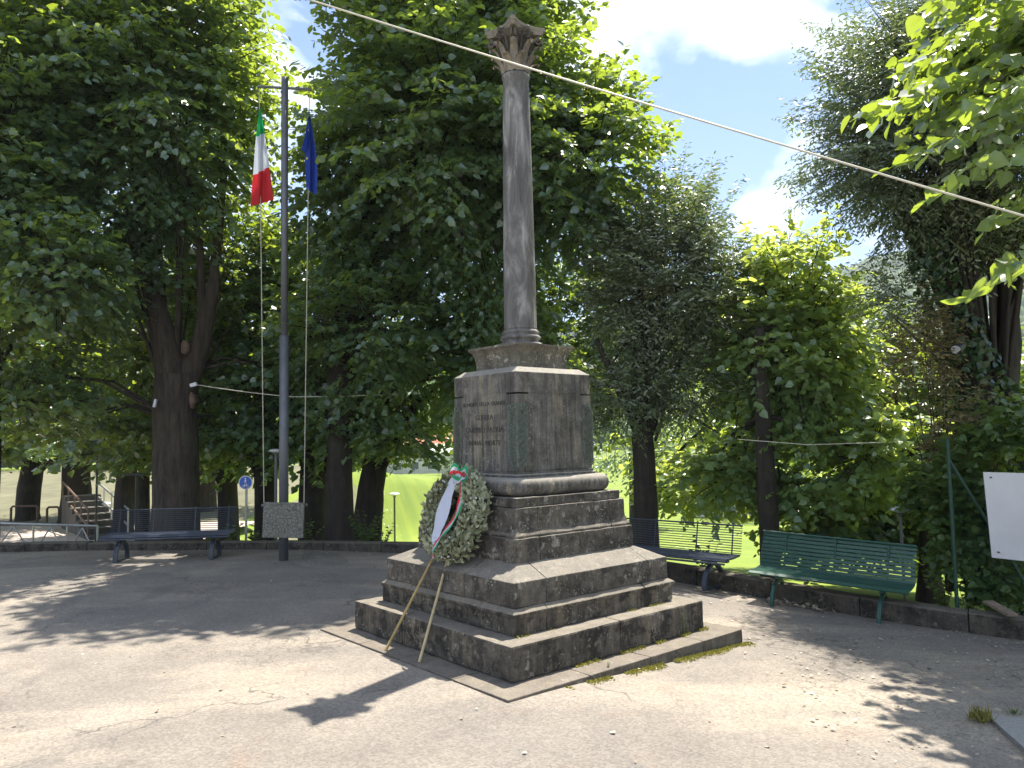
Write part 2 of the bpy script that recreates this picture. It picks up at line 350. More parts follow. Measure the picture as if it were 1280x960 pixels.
def ss(a, b, x):
    t = np.clip((x-a)/(b-a), 0, 1); return t*t*(3-2*t)
def terr(x, y):
    x = np.asarray(x, float); y = np.asarray(y, float)
    d = kdist(x, y)
    main = np.interp(d, [0, .7, 2.2, 33, 60, 110, 130, 170, 260, 420, 900, 2200], [-.03, -.06, -.45, -4.5, -6, -6, -5, -3, 4, 20, 90, 130])
    left = np.interp(d, [0, .45, .9, 12, 26, 60, 130, 260, 420, 900, 2200], [-.03, -.05, -.7, -.7, .6, -2, -4, 4, 20, 90, 130])
    k = ss(-6.2, -8.5, x)
    z = main*(1-k)+left*k
    far = ss(150, 500, np.hypot(x, y))
    z = z+far*(38*np.sin(x*.006+1.3)+16*np.sin(x*.017+y*.006)+60*ss(0, 600, x)-20)
    z = z+95*ss(120, 480, x)*ss(450, 850, np.hypot(x, y))
    drop = -.035*np.maximum(0, np.minimum(x, 6))*np.exp(-np.maximum(d, 0)/3)
    z = z+drop*1.6
    return np.where(d < 0, -.8, z)
def tz(x, y): return float(terr(np.array([x]), np.array([y]))[0])
def grid_mesh(name, X, Y, Z, mat, parent=None, smooth=True):
    ny, nx = X.shape; v = np.stack([X, Y, Z], -1).reshape(-1, 3)
    i = np.arange(ny-1)[:, None]*nx+np.arange(nx-1)[None]; f = np.stack([i, i+1, i+nx+1, i+nx], -1).reshape(-1, 4)
    me = bpy.data.meshes.new(name); me.vertices.add(len(v)); me.vertices.foreach_set('co', v.ravel())
    me.loops.add(f.size); me.loops.foreach_set('vertex_index', f.ravel().astype(np.int32))
    me.polygons.add(len(f)); me.polygons.foreach_set('loop_start', np.arange(len(f), dtype=np.int32)*4)
    me.materials.append(mat); me.update(calc_edges=True)
    if smooth: me.polygons.foreach_set('use_smooth', [True]*len(f))
    o = bpy.data.objects.new(name, me); C.objects.link(o); o.parent = parent; return o
# meadow / terrain sheet out to the hills
u = np.linspace(-1, 1, 260); xs = np.sinh(u*6.0)/np.sinh(6.0)*1200
vv = np.concatenate([np.linspace(-120, 4, 12), np.linspace(4.2, 22, 150), 22+np.expm1(np.linspace(.01, 1, 110)*4.6)/np.expm1(4.6)*1150])
X, Y = np.meshgrid(xs, vv)
tag(grid_mesh('meadow_ground', X, Y, terr(X, Y), M['meadow']), kind='structure')
# asphalt of the square: strip from kerb to behind the camera
kx = np.interp(np.linspace(0, 1, 400), np.linspace(0, 1, len(KA)), KA[:, 0]); ky = np.interp(np.linspace(0, 1, 400), np.linspace(0, 1, len(KA)), KA[:, 1])
tt = np.linspace(0, 1, 60)[:, None]; XX = kx[None]*np.ones_like(tt); YY = (1-tt)*(ky[None]+.05)+tt*(-25)
zgv = np.vectorize(zg)
tag(grid_mesh('asphalt_square', XX, YY, zgv(XX)+.006*np.sin(XX*2.1+YY*1.3), M['asphalt']), kind='structure')
# terrace beyond the left railing
tx, ty = np.meshgrid(np.linspace(-34, -7.6, 30), np.linspace(13.6, 23.2, 20))
tag(grid_mesh('terrace_paving', tx, ty, -.66+0*tx, M['paver']), kind='structure')
tx, ty = np.meshgrid(np.linspace(-44, -6.0, 60), np.linspace(23.6, 38, 40))
tag(grid_mesh('dirt_path', tx, ty, terr(tx, ty)+.03, M['dirt']), kind='structure')
# soil strip just beyond the kerb
off = np.linspace(.05, 1.3, 6)[:, None]
nx_ = np.gradient(ky); ny_ = -np.gradient(kx); ln = np.hypot(nx_, ny_); nx_, ny_ = -nx_/ln, -ny_/ln
nx_, ny_ = -np.gradient(ky)/ln, np.gradient(kx)/ln
SX = kx[None]+nx_[None]*off; SY = ky[None]+ny_[None]*off
tag(grid_mesh('soil_ground', SX, SY, terr(SX, SY)+.012, M['soil']), kind='structure')
# ------------------------------------------------------------------ kerb wall
mb = MB(); acc = 0; segs = []
pts = [Vector((x, y, 0)) for x, y in zip(kx, ky)]
cut = [0]; 
for i in range(1, len(pts)):
    acc += (pts[i]-pts[i-1]).length
    if acc > .95: cut.append(i); acc = 0
for a, b in zip(cut, cut[1:]):
    ids = list(range(a, b+1)); 
    if len(ids) > 4: ids = ids[::max(1, len(ids)//4)]+[b]
    ids = sorted(set(ids)); rg = []
    rr = random.Random(a); hz = rr.uniform(-.008, .008)
    for q, i in enumerate(ids):
        p = pts[i].copy(); n = Vector((nx_[i], ny_[i], 0)); tdir = Vector((ny_[i], -nx_[i], 0))
        if q == 0: p += tdir*.006
        if q == len(ids)-1: p -= tdir*.006
        h = .13+.06*float(ss(-3, 1.5, p.x)); z0 = zg(p.x); z1 = z0+h+hz
        rg.append([p+Vector((0, 0, z0-.1)), p+n*.20+Vector((0, 0, z0-.1)), p+n*.20+Vector((0, 0, z1-.012)), p+n*.18+Vector((0, 0, z1)), p+n*.018+Vector((0, 0, z1)), p+Vector((0, 0, z1-.018))])
    mb.rings(rg)
tag(mb.build('kerb_wall', M['kerb']), 'low dark stone kerb wall curving round the far side of the square', 'kerb')
# ------------------------------------------------------------------ monument
MX, MY, MROT = .085, 6.844, 0.70504
mon = empty('war_memorial', (MX, MY, 0), MROT, 'tall stepped stone memorial with a slender column and carved capital', 'monument')
cR, sR = math.cos(MROT), math.sin(MROT)
def mw(x, y, z): return Vector((MX+x*cR-y*sR, MY+x*sR+y*cR, z))
def ml(p): dx, dy = p[0]-MX, p[1]-MY; return Vector((dx*cR+dy*sR, -dx*sR+dy*cR, p[2]))
def tier(name, prof, mat, cuts, bevel=.007, gap=.004, parent=mon, core=True, seed=0):
    """square course lofted from (half size, z) and cut into separate blocks"""
    me = bpy.data.meshes.new(name); bmo = bmesh.new()
    b0 = bmesh.new(); rg = []
    for s, z in prof: rg.append([b0.verts.new((x*s, y*s, z)) for x, y in ((-1, -1), (1, -1), (1, 1), (-1, 1))])
    for a, b in zip(rg, rg[1:]):
        for j in range(4): b0.faces.new((a[j], a[(j+1) % 4], b[(j+1) % 4], b[j]))
    b0.faces.new(rg[0][::-1]); b0.faces.new(rg[-1])
    ex = [-9]+list(cuts[0])+[9]; ey = [-9]+list(cuts[1])+[9]
    for i in range(len(ex)-1):
        for j in range(len(ey)-1):
            b = b0.copy()
            for co, no in (((ex[i]+gap/2, 0, 0), (-1, 0, 0)), ((ex[i+1]-gap/2, 0, 0), (1, 0, 0)), ((0, ey[j]+gap/2, 0), (0, -1, 0)), ((0, ey[j+1]-gap/2, 0), (0, 1, 0))):
                r = bmesh.ops.bisect_plane(b, geom=b.verts[:]+b.edges[:]+b.faces[:], plane_co=co, plane_no=no, clear_outer=True)
                ed = [e for e in b.edges if e.is_boundary]
                if ed: bmesh.ops.edgeloop_fill(b, edges=ed)
            if len(b.faces) < 4: b.free(); continue
            es = [e for e in b.edges if len(e.link_faces) == 2 and e.calc_face_angle(0) > .35]
            bmesh.ops.bevel(b, geom=es, offset=bevel, segments=2, profile=.55, affect='EDGES', clamp_overlap=True)
            tmp = bpy.data.meshes.new('t'); b.to_mesh(tmp); bmo.from_mesh(tmp); bpy.data.meshes.remove(tmp); b.free()
    # subdivide long edges then roughen
    for it in range(4):
        le = [e for e in bmo.edges if e.calc_length() > .09]
        if le: bmesh.ops.subdivide_edges(bmo, edges=le, cuts=1, use_grid_fill=True)
    for v in bmo.verts:
        n1 = mn.noise(v.co*9+Vector((seed, 0, 0))); n2 = mn.noise(v.co*26+Vector((0, seed, 0)))
        n3 = max(0, mn.noise(v.co*5+Vector((seed, seed, 0)))-.25); e = v.normal*(n1*.005+n2*.003-n3*.012); v.co += e
    bmesh.ops.recalc_face_normals(bmo, faces=bmo.faces)
    bmo.to_mesh(me); bmo.free(); b0.free()
    me.materials.append(mat); 
    o = bpy.data.objects.new(name, me); C.objects.link(o); o.parent = parent
    if core:
        k = MB(); s = min(p[0] for p in prof)-.03; z0 = prof[0][1]+.005; z1 = min(p[1] for p in prof[-2:])-.02 if len(prof) > 2 else prof[-1][1]-.02
        k.box((0, 0, (z0+z1)/2), (s, s, (z1-z0)/2)); k.build('light_block_core', M['core'], o)  # dark inner box, added to block light behind the open joints
    return o
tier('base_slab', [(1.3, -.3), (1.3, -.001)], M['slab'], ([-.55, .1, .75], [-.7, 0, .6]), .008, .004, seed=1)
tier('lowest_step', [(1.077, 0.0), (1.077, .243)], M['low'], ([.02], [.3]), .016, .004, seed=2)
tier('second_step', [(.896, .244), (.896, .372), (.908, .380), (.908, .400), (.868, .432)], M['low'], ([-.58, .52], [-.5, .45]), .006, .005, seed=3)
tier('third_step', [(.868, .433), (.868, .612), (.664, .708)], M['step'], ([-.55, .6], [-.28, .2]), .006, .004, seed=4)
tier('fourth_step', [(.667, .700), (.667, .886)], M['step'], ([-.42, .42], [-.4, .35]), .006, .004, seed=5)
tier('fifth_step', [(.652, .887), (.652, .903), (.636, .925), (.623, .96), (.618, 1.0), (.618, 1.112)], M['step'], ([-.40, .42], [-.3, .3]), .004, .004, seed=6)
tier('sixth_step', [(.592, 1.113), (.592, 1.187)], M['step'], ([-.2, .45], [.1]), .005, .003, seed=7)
def rsq(s, rc, z, n=7):
    out = []
    for cx_, cy_, a0 in ((1, 1, 0), (-1, 1, 90), (-1, -1, 180), (1, -1, 270)):
        for k in range(n+1):
            a = R(a0+90*k/n); out.append((cx_*(s-rc)+rc*math.cos(a), cy_*(s-rc)+rc*math.sin(a), z))
    return out
k = MB(); pr = []
for q in range(13):
    a = -math.pi/2+math.pi*q/12; pr.append(rsq(.50+.066*math.cos(a), .07+.055*math.cos(a), 1.262+.073*math.sin(a)))
k.rings(pr); o = k.build('torus_moulding', M['die'], mon, smooth=True)
k = MB(); k.rings([rsq(.452, .012, 1.33, 3), rsq(.452, .012, 1.352, 3), rsq(.440, .01, 1.360, 3), rsq(.440, .01, 1.378, 3)]); k.build('fillet_moulding', M['die'], mon)
# die: cross-shaped body, four corner piers, top block
die = MB()
die.box((0, 0, (1.379+2.03)/2), (.430, .300, (2.03-1.379)/2)); die.box((0, 0, (1.380+2.029)/2), (.300, .4301, (2.029-1.380)/2))
for sx in (-1, 1):
    for sy in (-1, 1): die.box((sx*.36, sy*.36, (1.3805+2.013)/2), (.068, .068, (2.013-1.3805)/2))
die.box((0, 0, 1.70), (.41, .41, .315))
die.box((.035, -.4335, 1.70), (.145, .004, .31)); 
dieo = die.build('pedestal_block', M['die'], mon, bevel=.009)
k = MB(); k.rings([rsq(.432, .02, 2.026, 3), rsq(.432, .02, 2.195, 3), rsq(.364, .012, 2.246, 3)]); k.build('pedestal_top', M['die'], mon, bevel=.006)
# bronze palm reliefs wrapping the corner piers
def palm(sx, sy):
    k = MB()
    for face in (0, 1):
        def Q(uu, zz, dd):   # uu distance from corner along face, dd proud of face
            if face == 0: return Vector((sx*(.429-uu), sy*(.4285+dd), zz))
            return Vector((sx*(.4285+dd), sy*(.429-uu), zz))
        bk = [Q(.004, 1.43, .001), Q(.05, 1.405, .001), Q(.095, 1.44, .001), Q(.112, 1.55, .001), Q(.112, 1.88, .001), Q(.09, 1.93, .001), Q(.004, 1.94, .001)]
        fr = [p+(Q(0, 0, .005)-Q(0, 0, 0)) for p in bk]; n = len(bk)
        k.add(bk+fr, [tuple(range(n)), tuple(range(2*n-1, n-1, -1))]+[(i, (i+1) % n, n+(i+1) % n, n+i) for i in range(n)])
        for i in range(17):
            z = 1.41+.028*i; L = .095
            a = Q(.006, z, .006); b = Q(.06, z+.045, .014); c = Q(min(.108, .1), z+.075, .007)
            k.tube([a, b, c], [.004, .007, .003], 5)
        for i in range(3): k.tube([Q(.03+.035*i, 1.895, .008), Q(.04+.03*i, 1.925, .012)], [.010, .007], 6)
    k.tube([(sx*.434, sy*.434, 1.41), (sx*.434, sy*.434, 1.9)], .008, 6)
    k.build('palm_relief', M['bronze'], mon)
for sx in (-1, 1):
    for sy in (-1, 1): palm(sx, sy)
# cut letters on the left-hand face
def text_mesh(s, size, ext=.003):
    cu = bpy.data.curves.new('t', 'FONT'); cu.body = s; cu.size = size; cu.extrude = ext; cu.align_x = 'CENTER'; cu.align_y = 'CENTER'; cu.resolution_u = 2
    to = bpy.data.objects.new('t', cu); C.objects.link(to); dg = bpy.context.evaluated_depsgraph_get(); dg.update()
    me = bpy.data.meshes.new_from_object(to.evaluated_get(dg)); bpy.data.objects.remove(to); bpy.data.curves.remove(cu); return me
for s, z, size in (('AI MORTI DELLA GRANDE', 1.945, .050), ('GUERRA', 1.83, .064), ('QUI PRO PATRIA', 1.725, .068), ('BONA - MORTE', 1.615, .062)):
    me = text_mesh(s, size); me.materials.append(M['letters'])
    o = bpy.data.objects.new('inscription_line', me); C.objects.link(o); o.parent = dieo
    o.matrix_local = Matrix(((0, 0, -1, -.4305), (-1, 0, 0, 0), (0, 1, 0, z), (0, 0, 0, 1)))
# flared plinth under the column
k = MB(); k.rings([rsq(.292, .03, 2.240, 3), rsq(.292, .03, 2.27, 3), rsq(.294, .03, 2.32, 3), rsq(.304, .03, 2.37, 3), rsq(.322, .03, 2.41, 3), rsq(.345, .03, 2.432, 3), rsq(.345, .03, 2.450, 3)]); k.build('flared_plinth', M['cap'], mon)
k = MB(); k.lathe([(.188, 2.448), (.196, 2.458), (.196, 2.478), (.186, 2.49), (.168, 2.496), (.163, 2.512), (.170, 2.522), (.182, 2.530), (.182, 2.546), (.170, 2.556), (.160, 2.562), (.160, 2.572), (.168, 2.580), (.168, 2.592), (.156, 2.602), (.150, 2.612)], n=40); k.build('column_base', M['shaft'], mon, smooth=True)
k = MB(); k.lathe([(.152, 2.612), (.147, 2.63)]+[(.1455-.0265*(q/12)**1.35, 2.64+2.27*q/12) for q in range(13)]+[(.122, 4.915), (.128, 4.93), (.128, 4.945), (.118, 4.955)], n=40); k.build('column_shaft', M['shaft'], mon, smooth=True)
cap = MB(); cap.lathe([(.112, 4.95), (.116, 5.10), (.125, 5.22), (.15, 5.30), (.18, 5.325)], n=32); capo = cap.build('capital', M['capdark'], mon, smooth=True)
k = MB()
def aleaf(ang, z0, h, wd, rr0, curl):
    c_, s_ = math.cos(ang), math.sin(ang); rg = []
    prof = [(0, 0, 1), (.004, .3, 1.08), (.012, .6, 1.12), (.03, .82, 1.0), (.03+curl*.6, .97, .85), (.03+curl, .95, .65), (.03+curl*1.05, .84, .35)]
    pts_ = []
    for d, hh, ww in prof:
        r = rr0+d+.05*hh*hh*.6
        pts_.append((r, z0+h*hh, wd*ww))
    for (r, z, w_), th in zip(pts_, (.012, .016, .016, .016, .014, .012, .01)):
        sec = []
        for q, (a, b) in enumerate(((-1, -.35), (-.5, .35), (0, .75), (.5, .35), (1, -.35), (.6, -1), (-.6, -1))):
            rad = r+b*th; tg = a*w_/2
            sec.append((c_*rad-s_*tg, s_*rad+c_*tg, z))
        rg.append(sec)
    k.rings(rg)
for q in range(8): aleaf(q*math.pi/4+math.pi/8, 4.958, .135, .068, .120, .050)
for q in range(8): aleaf(q*math.pi/4, 4.965, .255, .062, .118, .058)
k.build('acanthus_leaf_ring', M['capital'], capo, smooth=False)
k = MB()
for q in range(4):   # corner volutes and scrolls
    a = math.pi/4+q*math.pi/2; c_, s_ = math.cos(a), math.sin(a)
    for sd in (-1, 1):
        pts_ = []
        for i in range(16):
            th = i/15*2.6*math.pi; rad_ = .040*(1-i/15*.8)
            rr_ = .222+rad_*math.cos(th+math.pi*.5)*1.0; zz = 5.262-rad_*math.sin(th+math.pi*.5)*-1
            pts_.append((c_*rr_-s_*sd*.016, s_*rr_+c_*sd*.016, zz))
        k.tube(pts_, [.011]*8+[.009]*8, 5)
        k.tube([(c_*.13-s_*sd*.03, s_*.13+c_*sd*.03, 5.14), (c_*.165-s_*sd*.026, s_*.165+c_*sd*.026, 5.24), (c_*.222-s_*sd*.016, s_*.222+c_*sd*.016, 5.302)], [.008, .011, .011], 6)
    a2 = q*math.pi/2; c2, s2 = math.cos(a2), math.sin(a2)
    for sd in (-1, 1): k.tube([(c2*.13-s2*sd*.05, s2*.13+c2*sd*.05, 5.16), (c2*.155-s2*sd*.05, s2*.155+c2*sd*.05, 5.26), (c2*.165-s2*sd*.02, s2*.165+c2*sd*.02, 5.285), (c2*.163-s2*sd*.012, s2*.163+c2*sd*.012, 5.255)], [.008, .012, .013, .009], 6)
    k.lathe([(.001, -.03), (.024, -.015), (.028, .01), (.018, .03), (.001, .035)], (c2*.172, s2*.172, 5.335), 8)
k.build('volute_ring', M['capdark'], capo)
def abring(sc_, z):
    out = []
    for q in range(4):
        a0 = q*math.pi/2
        for t in (-1, -.8, -.55, -.3, 0, .3, .55, .8, 1):
            # side centred on angle a0, concave
            x_ = .150+.054*abs(t)**1.8; y_ = t*.178
            x_ *= sc_; y_ *= sc_
            out.append((math.cos(a0)*x_-math.sin(a0)*y_, math.sin(a0)*x_+math.cos(a0)*y_, z))
    return out
k = MB(); k.rings([abring(.90, 5.318), abring(.95, 5.332), abring(.955, 5.348), abring(1.0, 5.356), abring(1.02, 5.384)]); k.build('abacus', M['capital'], capo)
# ------------------------------------------------------------------ foliage engine
LINDEN = (np.array([(0, 0, 0), (-.20, -.09, .03), (-.48, .12, .07), (-.46, .45, .06), (-.20, .82, .0), (0, 1.08, -.10), (.20, .82, .0), (.46, .45, .06), (.48, .12, .07), (.20, -.09, .03)]), [(0, 5, 4, 3, 2, 1), (0, 9, 8, 7, 6, 5)])
OVAL = (np.array([(0, 0, 0), (-.16, .35, .04), (-.12, .75, .02), (0, 1, -.04), (.12, .75, .02), (.16, .35, .04)]), [(0, 3, 2, 1), (0, 5, 4, 3)])
RHOMB = (np.array([(0, 0, 0), (-.40, .4, .08), (0, 1, -.05), (.40, .4, .08)]), [(0, 2, 1), (0, 3, 2)])
def nrmz(a): return a/np.maximum(np.linalg.norm(a, axis=-1, keepdims=True), 1e-9)
def leaf_mesh(name, pos, axis, nrm, size, tpl, mat, parent=None, rnd=None, seed=0):
    V, Fs = tpl; n = len(pos); kf = len(Fs[0]); nv = len(V)
    ax = nrmz(axis); nr = nrmz(nrm-ax*np.sum(nrm*ax, -1, keepdims=True)); sd = np.cross(ax, nr)
    rng = np.random.default_rng(seed+77)
    cz = rng.uniform(*((-.3, 1.8) if nv < 12 else (.8, 1.3)), n)[:, None, None]
    co = pos[:, None]+size[:, None, None]*(V[None, :, 0:1]*sd[:, None]+V[None, :, 1:2]*ax[:, None]+V[None, :, 2:3]*cz*nr[:, None])
    fa = np.array(Fs); idx = (np.arange(n)*nv)[:, None, None]+fa[None]
    me = bpy.data.meshes.new(name); me.vertices.add(n*nv); me.vertices.foreach_set('co', co.astype(np.float32).ravel())
    me.loops.add(idx.size); me.loops.foreach_set('vertex_index', idx.astype(np.int32).ravel())
    nf = n*len(Fs); me.polygons.add(nf); me.polygons.foreach_set('loop_start', (np.arange(nf)*kf).astype(np.int32))
    me.materials.append(mat); me.update(calc_edges=True)
    if rnd is None: rnd = rng.random(n)
    at_ = me.attributes.new('rnd', 'FLOAT', 'POINT'); at_.data.foreach_set('value', np.repeat(rnd, nv).astype(np.float32))
    o = bpy.data.objects.new(name, me); C.objects.link(o); o.parent = parent; return o
class Foliage:
    def __init__(s, seed): s.rng = np.random.default_rng(seed); s.P = []; s.A = []; s.Nn = []; s.S = []; s.K = []; s.lines = []
    def bough(s, a, b, leaf, spread=.45, droop=.12, step=.1, spacing=.5, fl=1.0, upn=1.0):
        rng = s.rng; a = np.array(a, float); b = np.array(b, float); d = b-a; L = np.linalg.norm(d); d = d/max(L, 1e-6)
        h = np.array([d[0], d[1], 0]); hl = np.linalg.norm(h); h = h/hl if hl > .15 else nrmz(rng.normal(size=3)*np.array([1, 1, 0])+1e-3)
        sv = np.array([-h[1], h[0], 0]); nt_ = max(3, int(L*.8/step)); ts = np.linspace(.2, 1, nt_)+rng.uniform(-.02, .02, nt_)
        kb = rng.random()
        s.lines.append((a, b, droop*L))
        for q, t in enumerate(ts):
            p0 = a+d*L*t-np.array([0, 0, droop*L*t*t]); side = 1 if q % 2 else -1
            tl = spread*(.35+.85*math.sin(math.pi*min(1, max(0, .15+.8*t))))*rng.uniform(.6, 1.15)
            if t > .93: td = d*.9+sv*side*.35
            else: td = sv*side*rng.uniform(.7, 1.1)+d*rng.uniform(.4, .9)
            td = nrmz(td+np.array([0, 0, rng.uniform(-.25, .15)]))
            nl = max(2, int(tl/(leaf*spacing))); tk = (np.arange(nl)+.6)/nl*tl
            pos = p0+td*tk[:, None]-np.array([0, 0, 1])*(.25*tk[:, None]**2/max(tl, .1))
            sg = np.where(np.arange(nl) % 2, 1, -1)[:, None]; perp = nrmz(np.cross(td, np.array([0, 0, 1.]))+1e-6)
            ax = td*.55+perp*sg*.8+np.array([0, 0, -.38])+rng.normal(size=(nl, 3))*.22
            nn = np.array([0, 0, upn])+h*.35+rng.normal(size=(nl, 3))*.55
            s.P.append(pos+rng.normal(size=(nl, 3))*leaf*.12); s.A.append(ax); s.Nn.append(nn); s.S.append(leaf*rng.uniform(.55, 1.2, nl)*fl); s.K.append(np.clip(kb*.65+rng.random(nl)*.4, 0, 1))
    def ell(s, c, r, n, leaf, lo=-1.0, inner=.4, **kw):
        rng = s.rng; c = np.array(c, float); r = np.array(r, float)
        for i in range(n):
            zz = rng.uniform(lo, 1); th = rng.uniform(0, 2*math.pi); q = math.sqrt(max(0, 1-zz*zz)); v = np.array([q*math.cos(th), q*math.sin(th), zz])
            e = rng.uniform(.72, 1.06) if rng.random() < .7 else rng.uniform(.45, .8)
            e *= 1+.13*mn.noise(Vector((c[0]+v[0]*1.9, c[1]+v[1]*1.9, v[2]*1.9)))*2
            b = c+v*r*e; a = c+v*r*max(.1, e-inner-.15*rng.random()); a[2] -= .12*r[2]*rng.random()
            if v[2] > .6: b = b+nrmz(rng.normal(size=3))*.3
            s.bough(a, b, leaf, **kw)
    def make(s, parent, tpl, mat, name='crown', seed=0):
        return leaf_mesh(name, np.concatenate(s.P), np.concatenate(s.A), np.concatenate(s.Nn), np.concatenate(s.S), tpl, mat, parent, np.concatenate(s.K), seed)
    def twigs(s, mb_, r=.012, frac=1.0):
        for a, b, dr in s.lines:
            if s.rng.random() > frac: continue
            pts_ = [a+(b-a)*t-np.array([0, 0, dr*t*t]) for t in (0, .35, .7, 1)]
            mb_.tube(pts_, [r, r*.75, r*.5, r*.25], 3, caps=False)
NLEAF = [0]
def tree(name, base, label, cat, trunk, limbs, ells, leaf, tpl, mat, bark, seed, group=None, twig=.012, tfrac=1.0, holes=None, boughs=(), bk=None, tseg=12, nb=1.0, wob=.16):
    """base point; trunk = [(dx,dy,z,r)...]; limbs from trunk; ells = [(centre,radii,n)] in world metres"""
    t = empty(name, base, 0, label, cat, group); bx, by, bz = base
    k = MB()
    def path(pl, n=tseg, w_=wob, sub=5):
        pts_ = []; rd = []
        for (a, b) in zip(pl, pl[1:]):
            for q in range(sub):
                f = q/sub; pts_.append(tuple(a[i]*(1-f)+b[i]*f for i in range(3))); rd.append(a[3]*(1-f)+b[3]*f)
        pts_.append(pl[-1][:3]); rd.append(pl[-1][3]); k.tube(pts_, rd, n, wob=w_, seed=seed)
    path(trunk)
    for l in limbs: path(l, 8, .1, 3)
    f = Foliage(seed); kw = bk or {}
    for e in ells:
        c, r, n = e[:3]; ekw = dict(kw); 
        if len(e) > 3: ekw.update(e[3])
        lf = ekw.pop('leaf', leaf)
        f.ell((c[0]-bx, c[1]-by, c[2]-bz), r, int(n*nb), lf, **ekw)
    for a, b in boughs: f.bough(np.array(a)-np.array(base), np.array(b)-np.array(base), leaf, **kw)
    # connect trunk to crown lobes with limbs
    top = trunk[-1]
    rg = random.Random(seed)
    for e in ells:
        c, r, n = e[:3]
        for q in range(max(2, int(n/40))):
            v = Vector((rg.gauss(0, 1), rg.gauss(0, 1), rg.gauss(0, 1))).normalized()*.55
            q1 = Vector((c[0]-bx+v.x*r[0], c[1]-by+v.y*r[1], c[2]-bz+v.z*r[2])); s_ = trunk[rg.randrange(max(1, len(trunk)-2), len(trunk))]
            s0 = Vector(s_[:3]); mid = s0.lerp(q1, .5)+Vector((0, 0, .12*(q1-s0).length)); rr_ = min(s_[3]*.4, .045)
            k.tube([s0, s0.lerp(mid, .5), mid, q1], [rr_, rr_*.8, rr_*.55, rr_*.2], 5, caps=False)
    if twig: f.twigs(k, twig, tfrac)
    k.build('trunk', bark, t, smooth=True)
    P_ = np.concatenate(f.P)+np.array(base)
    if holes:
        keep = np.ones(len(P_), bool)
        # sight-free openings seen in the crown: (px0,py0,px1,py1,Ymax)
        for (c, r) in holes: keep &= (((P_-np.array(c))/np.array(r))**2).sum(1) > 1
        A_, N_, S_, K_ = (np.concatenate(z)[keep] for z in (f.A, f.Nn, f.S, f.K)); P_ = P_[keep]
    else: A_, N_, S_, K_ = (np.concatenate(z) for z in (f.A, f.Nn, f.S, f.K))
    NLEAF[0] += len(P_); print('tree', label[:40], len(P_))
    leaf_mesh('crown', P_-np.array(base), A_, N_, S_, tpl, mat, t, K_, seed)
    return t
def E(px, py, Y, rx, ry, rz, n, **kw):
    p = at(px, py, Y); return ((p.x, p.y, p.z), (rx, ry, rz), n, kw)
def B(px, Y): return (float(at(px, 600, Y).x), Y, tz(float(at(px, 600, Y).x), Y)-.05)
LS = .102
LK = dict(spread=.46, step=.095, spacing=.46)
# big linden behind the left bench
b = B(220, 13.25)
tree('linden_tree', b, 'massive old linden with a forked scarred trunk right behind the left blue bench', 'tree',
     [(0, 0, -.2, .52), (0, 0, .3, .42), (0, 0, 1.2, .37), (-.02, 0, 2.2, .35), (-.02, 0, 3.0, .34)],
     [[(-.04, 0, 2.7, .30), (-.18, -.1, 3.6, .22), (-.42, -.2, 4.6, .15), (-.5, -.2, 6.0, .08), (-.6, -.1, 8.2, .04)],
      [(.06, .05, 2.7, .26), (.40, .05, 3.6, .17), (.62, 0, 4.6, .11), (.7, .1, 6.2, .07), (.9, .2, 8.4, .03)],
      [(.4, .05, 3.8, .09), (.45, -.2, 5.2, .06), (.2, -.3, 7.0, .03)]],
     [E(185, 95, 12.9, 2.8, 2.3, 3.1, 330), E(290, 330, 14.6, 1.9, 1.3, 1.4, 90), E(60, 430, 13.0, 1.3, 1.0, 1.1, 55), E(330, 480, 14.4, 1.3, .9, .7, 40),
      E(200, 420, 16.0, 2.6, 1.4, 2.0, 110), E(110, 525, 14.6, 2.0, .9, .5, 60), E(310, 540, 14.2, 1.2, .7, .4, 35), E(110, 330, 12.6, 1.4, 1.2, 1.4, 70)],
     LS, LINDEN, M['linden'], M['bark'], 11, bk=LK,
     holes=[((b[0]+.0, 12.0, 3.0), (.55, 1.3, 1.45))], nb=1.7)
ta = [o for o in bpy.data.objects if o.name == 'linden_tree'][0]
for px, py, Y, w_, h_ in ((229, 434, 12.97, .075, .11), (238, 500, 12.97, .06, .13)):
    k = MB(); p = at(px, py, Y)-ta.location; rg = random.Random(px); rim = []
    for q in range(18): a = q*math.pi/9; j = 1+rg.uniform(-.15, .15); rim.append((p.x+math.cos(a)*w_*j, p.y+.02+abs(math.cos(a))*.05, p.z+math.sin(a)*h_*j))
    inn = [((a[0]-p.x)*.6+p.x, p.y+.035, (a[2]-p.z)*.6+p.z) for a in rim]
    bk2 = [(a[0], a[1]+.16, a[2]) for a in rim]
    k.rings([bk2, rim, inn]); k.build('bark_scar', M['scar'], ta, smooth=True)
# left edge linden
b = B(-9, 13.0)
tree('linden_tree', b, 'dense linden whose thin dark trunk stands at the very left edge', 'tree',
     [(0, 0, -.2, .14), (0, 0, .8, .11), (0, 0, 3, .10), (0, 0, 4.5, .09)], [],
     [E(-25, 180, 11.7, 2.1, 2.0, 3.3, 300), E(70, 330, 10.9, 1.0, .9, 1.1, 60), E(20, 500, 12.2, 1.3, 1.0, .6, 45)], LS, LINDEN, M['linden'], M['bark_d'], 12, bk=LK, nb=1.7)
